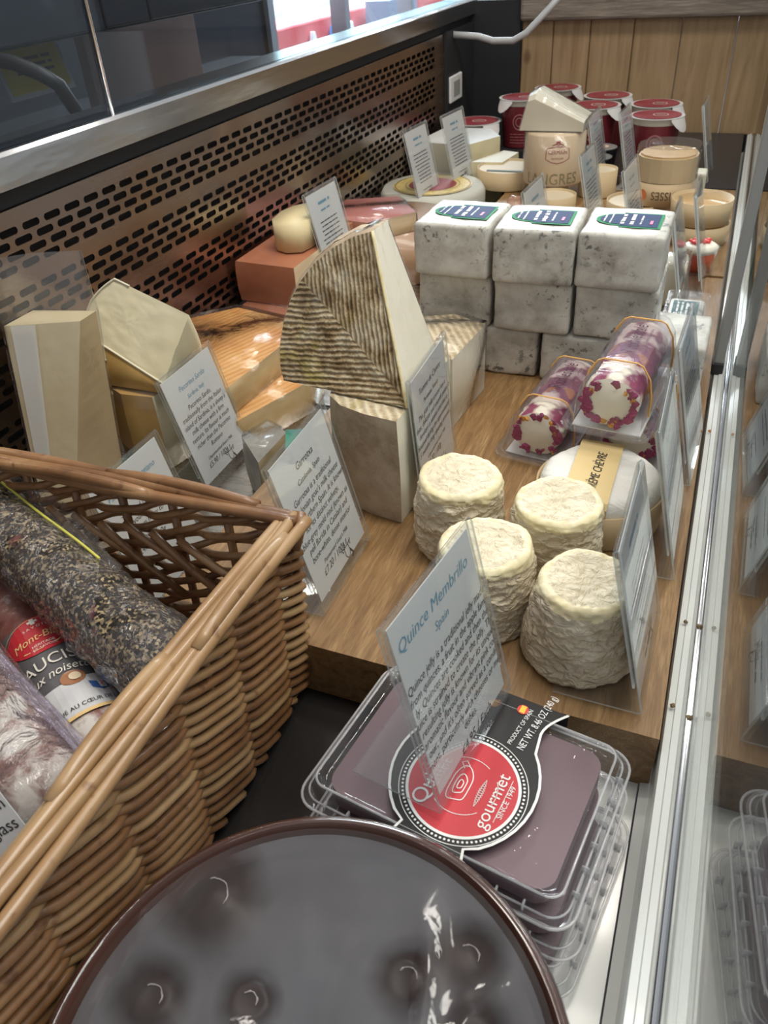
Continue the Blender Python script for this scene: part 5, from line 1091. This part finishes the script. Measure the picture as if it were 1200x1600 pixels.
# the film: clear where it touches, fogged elsewhere
t = NT('fogged_film'); c = t.n('ShaderNodeTexCoord'); fog = None
for (sx, sy, sr, dp) in spots:
    vd = t.n('ShaderNodeVectorMath', operation='DISTANCE'); t.l(t.coord((1, 1, 0)), vd.inputs[0]); vd.inputs[1].default_value = (sx - dc.x, sy - dc.y, 0)
    f_ = t.ramp(t.math('ADD', t.math('DIVIDE', vd.outputs['Value'], sr * 3.0), t.math('MULTIPLY', t.math('SUBTRACT', t.noise(60, detail=3), 0.5), 0.35)), [(0.38, (0, 0, 0)), (0.78, (1, 1, 1))])
    fog = f_ if fog is None else t.math('MULTIPLY', fog, f_)
rr0 = t.n('ShaderNodeVectorMath', operation='LENGTH'); t.l(t.coord((1, 1, 0)), rr0.inputs[0])
fog = t.math('MULTIPLY', fog, t.math('LESS_THAN', rr0.outputs['Value'], 0.0935))
ring = t.ramp(rr0.outputs['Value'], [(0.0895, (0, 0, 0)), (0.0925, (0.35,) * 3), (0.0934, (0, 0, 0))])
fogv = t.math('MULTIPLY', fog, t.ramp(t.noise(14, detail=3), [(0.25, (0.34,) * 3), (0.75, (0.62,) * 3)]))
tr = t.n('ShaderNodeBsdfTransparent'); df = t.n('ShaderNodeBsdfDiffuse'); df.inputs[0].default_value = (0.15, 0.15, 0.165, 1)
gl = t.n('ShaderNodeBsdfGlossy'); gl.inputs['Roughness'].default_value = 0.05; fr = thin_fresnel(t, 1.55)
wr = t.bump(t.noise(40, t.coord((1, 0.5, 1), (0, 0, 0.7)), 4, dist=1.0), 0.12, 0.002); t.l(wr, gl.inputs['Normal']); t.l(wr, fr.inputs['Normal'])
gl2 = t.n('ShaderNodeBsdfGlossy'); gl2.inputs['Roughness'].default_value = 0.32; t.l(wr, gl2.inputs['Normal'])
a_ = t.n('ShaderNodeMixShader'); t.l(t.math('ADD', fogv, ring), a_.inputs[0]); t.l(tr.outputs[0], a_.inputs[1]); t.l(df.outputs[0], a_.inputs[2])
b_ = t.n('ShaderNodeMixShader'); t.l(t.math('MULTIPLY', fr.outputs[0], 0.85), b_.inputs[0]); t.l(a_.outputs[0], b_.inputs[1]); t.l(gl.outputs[0], b_.inputs[2])
c_ = t.n('ShaderNodeMixShader'); c_.inputs[0].default_value = 0.015; t.l(b_.outputs[0], c_.inputs[1]); t.l(gl2.outputs[0], c_.inputs[2]); t.l(c_.outputs[0], t.out.inputs[0]); FOG = t.m
g = G(); V = []
for j in range(NR + 1):
    for k in range(NS):
        a = 2 * PI * k / NS; rr_ = (RB_ - 0.0042) * j / NR; x, y = dc.x + rr_ * math.cos(a), dc.y + rr_ * math.sin(a); V.append((x, y, filmz(x, y)))
for (dr, dz) in ((-0.0040, 0.0003), (-0.0012, 0.0003), (0.0004, -0.0015), (-0.001, -0.008), (-0.0055, -0.022)):
    for k in range(NS):
        a = 2 * PI * k / NS; w_ = 0.0003 * noise.noise(Vector((k * 0.9, dr * 900, 0))); V.append((dc.x + (RB_ + dr + abs(w_)) * math.cos(a), dc.y + (RB_ + dr + abs(w_)) * math.sin(a), dc.z + ZR + dz + w_))
g.add(V, [(j * NS + k, (j + 1) * NS + k, (j + 1) * NS + (k + 1) % NS, j * NS + (k + 1) % NS) for j in range(NR + 5) for k in range(NS)])
g.F = [tuple(reversed(f)) for f in g.F]; g.out('cling_film', FOG, th, True)
# torn rims round the openings in the fog
rr = random.Random(5)
for (sx, sy, sr, dp) in spots[:5]:
    g = G(); a0 = rr.uniform(-1.2, 0.2); pts = []
    for k in range(18):
        a = a0 + 2.6 * k / 17; q = sr * (0.55 + 0.05 * noise.noise(Vector((k * 0.6, sx * 100, 0)))); x, y = sx + q * math.cos(a), sy + q * math.sin(a); pts.append((x, y, filmz(x, y) + 0.0002))
    g.tube(pts, [0.0002 + 0.0007 * abs(noise.noise(Vector((k * 1.1, sx * 50, 3)))) for k in range(18)], 6)
    g.out('film_crease', clear('crease_film', (0.9,) * 3, 0.15, haze=0.4, hazecol=(0.5, 0.45, 0.44)), th, True)

# ================================================================ WICKER BASKET
bk = thing('wicker_basket', (-0.36, 0.13, -0.0447), 'brown wicker basket with woven sides and thick rod rim holding wrapped sausages', 'basket')
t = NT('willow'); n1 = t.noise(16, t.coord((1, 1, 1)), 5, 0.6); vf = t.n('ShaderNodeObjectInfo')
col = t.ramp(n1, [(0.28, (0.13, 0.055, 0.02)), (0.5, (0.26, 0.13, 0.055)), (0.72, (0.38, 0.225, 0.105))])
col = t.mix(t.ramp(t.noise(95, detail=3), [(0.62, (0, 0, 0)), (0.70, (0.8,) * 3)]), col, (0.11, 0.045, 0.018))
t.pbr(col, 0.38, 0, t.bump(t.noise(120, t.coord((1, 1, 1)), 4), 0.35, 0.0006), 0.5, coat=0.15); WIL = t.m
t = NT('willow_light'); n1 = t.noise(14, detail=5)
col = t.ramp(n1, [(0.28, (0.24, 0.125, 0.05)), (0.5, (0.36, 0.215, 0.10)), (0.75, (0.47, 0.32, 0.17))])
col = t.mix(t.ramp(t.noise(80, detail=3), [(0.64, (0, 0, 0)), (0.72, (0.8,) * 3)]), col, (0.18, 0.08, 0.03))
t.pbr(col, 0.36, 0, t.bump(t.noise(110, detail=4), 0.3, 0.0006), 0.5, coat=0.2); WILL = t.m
ZB, ZT = -0.0430, 0.0960
def woven(A, B, n_out, slope, seed, sp_=0.030, rad=0.0026, pitch=0.0063, gaps=0.0, lean=0.0):
    """side from A to B (xy); rods slant and run in front of one stake, behind the next"""
    A = Vector(A); B = Vector(B); Ld = (B - A).length; u = (B - A) / Ld; nn = Vector(n_out); rr = random.Random(seed)
    g = G(); gs = G(); ns = int(Ld / sp_); 
    for k in range(ns + 1):
        s = k * Ld / ns; p0 = A + u * s; pts = [(p0.x + nn.x * lean * q, p0.y + nn.y * lean * q, ZB + (ZT - ZB) * q) for q in (0, 0.33, 0.66, 1.0)]; gs.tube(pts, 0.0028, 8)
    H = ZT - ZB; kk = 0; z = -Ld * abs(slope)
    while z < H + Ld * abs(slope):
        amp = 0.0034; pts = []; rds = []; ph = kk % 2
        n_ = int(Ld / 0.004)
        for q in range(n_ + 1):
            s = Ld * q / n_; zz = z + slope * s + (Ld * abs(slope) if slope < 0 else 0) * 0 + 0.0010 * noise.noise(Vector((s * 20, kk * 3.1, seed)))
            if zz < 0.002 or zz > H - 0.001:
                if len(pts) > 2: g.tube(pts, rds, 7, i=int(rr.random() < 0.35))
                pts = []; rds = []; continue
            off_ = amp * math.cos(PI * s / (Ld / ns) + PI * ph) ; off_ = amp * math.tanh(2.2 * off_ / amp)
            p = A + u * s + nn * (off_ + lean * zz / H); pts.append((p.x, p.y, ZB + zz + 0.0011 * math.sin(PI * s / (Ld / ns)))); rds.append(rad * (1 + 0.18 * noise.noise(Vector((s * 6, kk * 1.7, 0)))))
        if len(pts) > 2: g.tube(pts, rds, 7, i=int(rr.random() < 0.35))
        z += pitch * (1 + gaps * rr.random()) * 0.62; kk += 1
    return g, gs
XR, XL, YF, YN = -0.2050, -0.520, 0.3060, -0.040
sides = (((XR, YN), (XR, YF), (1, 0), -0.48, 1, 0.0), ((XL, YF), (XR, YF), (0, 1), 0.30, 2, 0.5), ((XL, YF), (XL, YN), (-1, 0), -0.3, 3, 0.3), ((XL, YN), (XR, YN), (0, -1), 0.3, 4, 0.3))
names_ = ('woven side facing the sausages box', '', '', '')
for k, (A, B, nn, sl_, sd, gp) in enumerate(sides):
    g, gs = woven(A, B, nn, sl_, sd, 0.044 if k == 0 else 0.036, 0.0027 if k == 0 else 0.0026, 0.0072 if k == 0 else 0.0082, gp, 0.009 if k == 0 else 0.004)
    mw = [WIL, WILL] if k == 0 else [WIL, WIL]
    sd_ = g.out('woven_side', mw, bk, True); gs.out('stakes', WIL, sd_, True)
G().box(XL, XR, YN, YF, -0.0445, -0.0405, 0.002).out('base', WIL, bk)
# rim rods
def rim(A, B, nn, mats, seed, w, n_=4, r_=0.0036):
    A = Vector(A); B = Vector(B); nn = Vector(nn); L = (B - A).length; u = (B - A) / L; rr = random.Random(seed); out_ = []
    for k in range(n_):
        a0 = 0.0 if k % 2 == 0 else 0.0; pts = []; rds = []; m = 40; lay = k - (n_ - 1) / 2
        for q in range(m + 1):
            s = L * q / m; p = A + u * s + nn * (lay * w + 0.0016 * math.sin(s * 22 + k * 1.9)); z = ZT + 0.0045 - 0.0011 * lay * lay + 0.0014 * math.sin(s * 22 + k * 1.9 + 1.3)
            pts.append((p.x, p.y, z)); rds.append(r_ * (1 + 0.10 * noise.noise(Vector((s * 9, k * 2.3, seed)))))
        out_.append(G().tube(pts, rds, 12).out('rim_rod', mats, bk, True))
    return out_
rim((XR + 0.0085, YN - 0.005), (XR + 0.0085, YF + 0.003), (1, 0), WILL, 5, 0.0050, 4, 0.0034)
rim((XL - 0.005, YF + 0.001), (XR + 0.013, YF + 0.001), (0, 1), WIL, 9, 0.0045, 3, 0.0038)
rim((XL, YN), (XL, YF), (1, 0), WIL, 12, 0.005, 3); rim((XL, YN), (XR, YN), (0, 1), WIL, 15, 0.005, 3)
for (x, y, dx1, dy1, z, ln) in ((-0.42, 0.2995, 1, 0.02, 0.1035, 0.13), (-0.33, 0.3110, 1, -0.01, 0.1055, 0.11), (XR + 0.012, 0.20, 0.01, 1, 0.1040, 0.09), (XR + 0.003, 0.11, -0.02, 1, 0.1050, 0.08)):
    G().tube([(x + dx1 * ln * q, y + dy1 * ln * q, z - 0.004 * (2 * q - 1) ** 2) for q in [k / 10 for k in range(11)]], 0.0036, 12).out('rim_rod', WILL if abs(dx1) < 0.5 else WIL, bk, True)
# inside bracing rods visible on the far side
g = G()
for k in range(9):
    x = -0.44 + k * 0.0205; z = 0.074 - 0.002 * (k % 3); g.tube([(x + 0.055 * q, 0.2985 - 0.002 * math.sin(q * PI), z - (0.048 if k % 2 else 0.030) * q) for q in (0, 0.25, 0.5, 0.75, 1)], 0.0027, 8)
g.out('woven_ends', WIL, bk, True)
G().tube([(XR + 0.0125, YF + 0.0045, 0.101), (XR + 0.0155, YF - 0.002, 0.099), (XR + 0.0150, YF - 0.012, 0.088)], 0.0034, 10).out('rim_end', WIL, bk, True)

# ================================================================ SAUSAGES
def tubeG(A, B, r, fn, rings=90, segs=72, sag=0.0, ends=0.16):
    A = Vector(A); B = Vector(B); ax = (B - A); L = ax.length; t_ = ax / L; up = (Vector((0, 0, 1)) - t_ * t_.z).normalized(); sd = t_.cross(up); V = []
    for j in range(rings + 1):
        q = j / rings; e = min(1.0, math.sqrt(max(0.0, 1 - (1 - min(q / ends, 1)) ** 2)) + 0.03, math.sqrt(max(0.0, 1 - (1 - min((1 - q) / ends, 1)) ** 2)) + 0.03)
        c = A + ax * q + Vector((0, 0, -sag * math.sin(PI * q)))
        for k in range(segs):
            a = 2 * PI * k / segs; d = up * math.cos(a) + sd * math.sin(a); p = c + d * r * e; V.append(p + d * fn(p, q, a) * e)
    F = [(j * segs + k, (j + 1) * segs + k, (j + 1) * segs + (k + 1) % segs, j * segs + (k + 1) % segs) for j in range(rings) for k in range(segs)]
    F += [tuple(range(segs)), tuple(rings * segs + segs - 1 - k for k in range(segs))]
    return G().add(V, [tuple(reversed(f)) for f in F]), (A, t_, up, sd, L)
# peppered
t = NT('pepper_coat'); vz = t.n('ShaderNodeTexVoronoi'); vz.inputs['Scale'].default_value = 620; t.l(t.coord(), vz.inputs['Vector']); sp = t.n('ShaderNodeSeparateColor'); t.l(vz.outputs['Color'], sp.inputs[0])
col = t.ramp(sp.outputs[0], [(0.0, (0.015, 0.012, 0.010)), (0.45, (0.045, 0.034, 0.026)), (0.66, (0.20, 0.15, 0.085)), (0.86, (0.38, 0.30, 0.17))]); col.node.color_ramp.interpolation = 'CONSTANT'
bare = t.ramp(t.noise(28, detail=3), [(0.62, (0, 0, 0)), (0.68, (1, 1, 1))]); col = t.mix(bare, col, (0.16, 0.055, 0.055))
t.pbr(col, 0.7, 0, t.bump(vz.outputs[0], -0.9, 0.0012), 0.3); PEP = t.m
pA, pB = (-0.455, 0.3005, 0.056), (-0.2215, 0.2190, 0.0420)
th = thing('peppered_sausage', (-0.35, 0.26, 0.0), 'thick peppercorn-coated sausage in shiny cling film lying across the basket', 'sausage')
g, fr_ = tubeG(pA, pB, 0.0245, lambda p, q, a: 0.0010 * fbm(p, 50, 3) + 0.0006 * fbm(p, 260, 2), 170, 120); g.out('pepper_crust', PEP, th, True)
g, _ = tubeG(Vector(pA) - Vector((0.010, -0.004, 0)), Vector(pB) + Vector((0.004, -0.0015, -0.001)), 0.0262, lambda p, q, a: 0.0026 * fbm(Vector((p.x * 0.8, p.y, p.z)), 58, 3) + 0.0014 * abs(noise.noise(Vector((a * 5, q * 4, 3)))), 120, 110, ends=0.12); g.out('cling_film', WRAP, th, True)
A_, t_, up_, sd_, L_ = fr_
def onpep(q, a, r_): return A_ + t_ * L_ * q + (up_ * math.cos(a) + sd_ * math.sin(a)) * r_
V = []; R_ = 24
for k in range(R_ + 1):
    q = 0.02 + 0.62 * k / R_; w_ = 0.010 * math.sin(PI * min(1, k / R_ + 0.05)) + 0.004 + 0.003 * noise.noise(Vector((k * 0.6, 0, 0)))
    b0 = onpep(q, -0.75, 0.0263); dirn = (-sd_ * 0.8 + up_ * 0.5).normalized(); V += [b0, b0 + dirn * w_ * 0.5 + up_ * 0.001 * math.sin(k), b0 + dirn * w_]
link('film_seam', V, [(3 * k + c, 3 * k + 3 + c, 3 * k + 4 + c, 3 * k + 1 + c) for k in range(R_) for c in (0, 1)], WRAP, th, True)
G().tube([onpep(0.06 + 0.52 * k / 20, -0.62 - 0.02 * math.sin(k * 0.5), 0.0277) for k in range(21)], 0.0009, 6).out('yellow_string', simple('yellow_string', (0.62, 0.58, 0.10), 0.5), th, True)
# two labelled sausages
t = NT('dark_dry_sausage'); n1 = t.noise(26, detail=6, rough=0.65)
t.pbr(t.ramp(n1, [(0.42, (0.15, 0.045, 0.035)), (0.53, (0.22, 0.10, 0.085)), (0.62, (0.58, 0.54, 0.50))]), 0.6, 0, t.bump(n1, 0.5, 0.002)); DRY = t.m
GREYL = simple('label_grey', (0.10, 0.095, 0.10), 0.4); REDL = simple('label_red', (0.45, 0.02, 0.03), 0.35); GOLD = simple('label_gold', (0.72, 0.50, 0.22), 0.45)
def labelled(A, B, r, roll, q0, label):
    th = thing('labelled_sausage', (Vector(A) + Vector(B)) / 2, label, 'sausage', 'dry sausages with red and white paper labels')
    g, (A_, t_, up_, sd_, L_) = tubeG(A, B, r, lambda p, q, a: 0.0010 * fbm(p, 45, 3), 90, 80); g.out('dry_sausage', DRY, th, True)
    # label plane: x runs round the sausage, y runs along it towards A (its top)
    def mp(g, lift):
        o_ = G(); 
        V = []
        for v in g.V:
            a = v.x / r + roll; V.append(A_ + t_ * (q0 * L_ - v.y) + (up_ * math.cos(a) - sd_ * math.sin(a)) * (r + 0.0013 + lift + v.z))
        g.V = V; return g
    def patch(x0, x1, y0, y1, i=0):
        g = G(); n_ = 14; V = [(x0 + (x1 - x0) * k / n_, y0 + (y1 - y0) * j / 10, 0) for j in range(11) for k in range(n_ + 1)]
        return g.add(V, [(j * (n_ + 1) + k, j * (n_ + 1) + k + 1, (j + 1) * (n_ + 1) + k + 1, (j + 1) * (n_ + 1) + k) for j in range(10) for k in range(n_)])
    HW = 0.031
    def curved(x0, x1, ya, yb, n_=16, bow=0.006):   # region between two arcs
        V = []
        for k in range(n_ + 1):
            x = x0 + (x1 - x0) * k / n_; V += [(x, ya - bow * (1 - (x / HW) ** 2), 0), (x, yb - bow * (1 - (x / HW) ** 2), 0)]
        return G().add(V, [(2 * k, 2 * k + 2, 2 * k + 3, 2 * k + 1) for k in range(n_)])
    lb_ = mp(curved(-HW, HW, -0.047, 0.045), 0.0).out('paper_label', GREYL, th, True)
    mp(curved(-HW, HW, -0.045, -0.019), 0.0004).out('white_field', simple('label_white', (0.66, 0.66, 0.66), 0.4, nz=(30, (0.5, 0.5, 0.52))), lb_)
    mp(curved(-HW, HW, -0.0475, -0.0450), 0.0006).out('gold_border', GOLD, lb_)
    g = G(); sh = [(-0.0225, 0.030), (-0.016, 0.0365), (0, 0.040), (0.016, 0.0365), (0.0225, 0.030), (0.021, 0.018), (0.012, 0.0095), (0, 0.0070), (-0.012, 0.0095), (-0.021, 0.018)]
    n_ = 12; V = [];
    for k in range(n_ + 1):
        x = -0.0225 + 0.045 * k / n_
        hi = 0.040 - 0.012 * abs(x / 0.0225) ** 2; lo = 0.0070 + 0.017 * abs(x / 0.0225) ** 2.5; V += [(x, lo, 0), (x, hi, 0)]
    g.add(V, [(2 * k, 2 * k + 2, 2 * k + 3, 2 * k + 1) for k in range(n_)]); mp(g, 0.0006).out('red_shield', REDL, lb_)
    g = G(); stroke(g, [(-0.002 + 0.0245 * math.cos(a), 0.022 + 0.0165 * math.sin(a)) for a in [0.35 + (PI - 0.7) * k / 16 for k in range(17)]], 0.0003)
    stroke(g, [(-0.012, 0.0135), (-0.003, 0.010), (0.008, 0.012), (0.011, 0.016)], 0.0006)
    tx = textmesh([('Mont-Blanc', 0, 0.0185, 0.0088, 'CENTER', 0.80)], 0.2, 3); g.add(tx.V, tx.F); mp(g, 0.0010).out('gold_lettering', GOLD, lb_)
    g = textmesh([('SAUCISSE', 0.0, -0.0065, 0.0128, 'CENTER', 0.86), ('HÉRITAGE', 0, 0.0130, 0.0028, 'CENTER', 1), ('ET SAVOIR', 0, 0.0100, 0.0028, 'CENTER', 1), ('S A V O I E', 0, 0.0295, 0.0030, 'CENTER', 1)], 0, 3)
    t2 = textmesh([('Aux noisettes', 0.0, -0.0165, 0.0095, 'CENTER', 0.80)], 0.25, 3); g.add(t2.V, t2.F)
    rect(g, -0.0012, 0.0012, 0.0330, 0.0385); rect(g, -0.0028, 0.0028, 0.0348, 0.0368); stroke(g, [(0.006, 0.035), (0.010, 0.0372), (0.012, 0.0350), (0.0155, 0.0362)], 0.0006)
    mp(g, 0.0009).out('lettering', simple('label_cream', (0.74, 0.70, 0.62), 0.5), lb_)
    g = textmesh([('FABRIQUÉ AU CŒUR DE LA', 0, -0.0425, 0.0040, 'CENTER', 0.95)], 0, 3); g.V = [v + Vector((0, -0.0052 * (1 - (v.x / HW) ** 2) + 0.0, 0)) for v in g.V]; mp(g, 0.0009).out('black_lettering', INK, lb_)
    g = disc(G(), 0.0, 0, 0.0058, seg=20); g.V = [Vector((v.x * 1.15 + 0.004, v.y - 0.0235, 0)) for v in g.V]; mp(g, 0.0007).out('hazelnut', simple('hazelnut_brown', (0.34, 0.15, 0.07), 0.4), lb_)
    g = disc(G(), 0.0, 0, 0.0032, seg=20); g.V = [Vector((v.x + 0.0052, v.y - 0.0232, 0)) for v in g.V]; mp(g, 0.0010).out('hazelnut_kernel', simple('hazelnut_cream', (0.68, 0.55, 0.38), 0.4), lb_)
    g = G().add([(0.010, -0.030, 0), (0.0155, -0.0315, 0), (0.0205, -0.0295, 0), (0.0205, -0.0355, 0), (0.0155, -0.0385, 0), (0.0105, -0.0360, 0)], [(5, 4, 3, 2, 1, 0)]); mp(g, 0.0007).out('french_meat_mark', simple('mark_blue', (0.05, 0.12, 0.35), 0.4), lb_)
    g = G().add([(0.0140, -0.0305, 0), (0.0175, -0.0305, 0), (0.0185, -0.0365, 0), (0.0145, -0.0370, 0)], [(3, 2, 1, 0)]); mp(g, 0.0010).out('mark_field', PAPER, lb_)
    g = G(); stroke(g, [(0.0150, -0.032), (0.0170, -0.033), (0.0152, -0.0345), (0.0172, -0.036)], 0.0006); stroke(g, [(0.0195, -0.0385), (0.0235, -0.0375), (0.026, -0.0355)], 0.0005); mp(g, 0.0013).out('mark_red', simple('mark_red_ink', (0.6, 0.04, 0.05), 0.4), lb_)
    return th
labelled((-0.415, 0.272, 0.014), (-0.222, 0.158, 0.008), 0.0240, 0.0, 0.50, 'dry sausage with the fully readable red and white label between the wrapped ones')
labelled((-0.350, 0.281, -0.016), (-0.228, 0.209, -0.017), 0.0220, 0.15, 0.52, 'dry sausage whose label is half hidden under the peppered sausage')
# white moulded sausage in film, nearest
t = NT('moulded_sausage'); n1 = t.noise(30, detail=5, rough=0.6, dist=0.4)
t.pbr(t.ramp(n1, [(0.40, (0.09, 0.03, 0.025)), (0.48, (0.22, 0.12, 0.09)), (0.56, (0.54, 0.50, 0.44)), (0.7, (0.66, 0.63, 0.57))]), 0.7, 0, t.bump(n1, 0.5, 0.002)); MLD = t.m
wA, wB = (-0.385, 0.188, 0.050), (-0.2310, 0.1255, 0.0440)
th = thing('white_moulded_sausage', (-0.30, 0.155, 0.0), 'white-moulded dry sausage in cling film, nearest the camera in the basket', 'sausage')
g, _ = tubeG(wA, wB, 0.0285, lambda p, q, a: 0.0012 * fbm(p, 40, 3), 90, 90); g.out('dry_sausage', MLD, th, True)
g, (A_, t_, up_, sd_, L_) = tubeG(Vector(wA) - Vector((0.01, -0.004, 0)), Vector(wB) + Vector((0.003, -0.001, 0)), 0.0302, lambda p, q, a: 0.0014 * fbm(p, 40, 3) + 0.0012 * abs(noise.noise(Vector((a * 6, q * 5, 8)))), 100, 100, ends=0.12); g.out('cling_film', WRAP, th, True)
g = G()
for k in range(7):
    a = -1.05 + 0.05 * k; g.tube([A_ + t_ * L_ * q + (up_ * math.cos(a) + sd_ * math.sin(a)) * (0.0306 + 0.0012 * math.sin(q * 9 + k)) for q in [0.02 + 0.95 * j / 24 for j in range(25)]], 0.0013, 6)
g.out('bunched_film', clear('mauve_film', (0.985, 0.96, 0.985), 0.1, haze=0.07, hazecol=(0.5, 0.47, 0.52), bmp=(80, 0.8, 0.002)), th, True)
# filler sausage below so that the wrapped ones rest on something, seen dark between them
tag(tubeG((-0.47, 0.20, -0.012), (-0.25, 0.088, -0.012), 0.0270, lambda p, q, a: 0.001 * fbm(p, 45, 3), 60, 50)[0].out('dry_sausage', DRY, None, True), 'dark dry sausage at the bottom of the basket under the moulded one', 'sausage')
th = thing('film_wrapped_sausage', (-0.49, 0.27, 0.0), 'end of a film-wrapped reddish sausage at the far left in the basket', 'sausage')
g, _ = tubeG((-0.500, 0.180, 0.020), (-0.482, 0.285, 0.058), 0.020, lambda p, q, a: 0.001 * fbm(p, 45, 3), 50, 50); g.out('dry_sausage', DRY, th, True)
g, _ = tubeG((-0.501, 0.176, 0.020), (-0.481, 0.289, 0.0585), 0.0215, lambda p, q, a: 0.0018 * fbm(p, 40, 3), 60, 60); g.out('cling_film', WRAP, th, True)
# price card in the basket, lower left corner of the view
th = thing('basket_card', (-0.262, 0.100, 0.075), 'white card in acrylic leaning in the basket, ending in the words a glass', 'price card')
v = Vector((-0.54, 0.154, 0.828)).normalized(); u = Vector((0.718, 0.597, 0.357)); u = (u - v * v.dot(u)).normalized()
fm = frame(Vector((-0.2219, 0.1088, 0.0720)), u, v)
xf(G().box(-0.110, 0.0, -0.019, 0.055, -0.0012, -0.0002), fm).out('acrylic_sheet', ACR, th)
cd = xf(G().box(-0.109, -0.0012, -0.018, 0.0535, -0.0001, 0.0003), fm).out('card', PAPER, th)
g = textmesh([('a glass', -0.0025, -0.0135, 0.0085, 'RIGHT', 0.80), ('goes well with', -0.0105, -0.0035, 0.0085, 'RIGHT', 0.80)], 0.0, 3)
g = textmesh([('a glass', -0.0028, 0.0050, 0.0085, 'RIGHT', 0.80), ('ch', -0.0022, 0.0155, 0.0085, 'RIGHT', 0.80)], 0.0, 3)
g.V = [v_ + Vector((0, 0, 0.0006)) for v_ in g.V]; xf(g, fm); g.out('lettering', INK, cd)
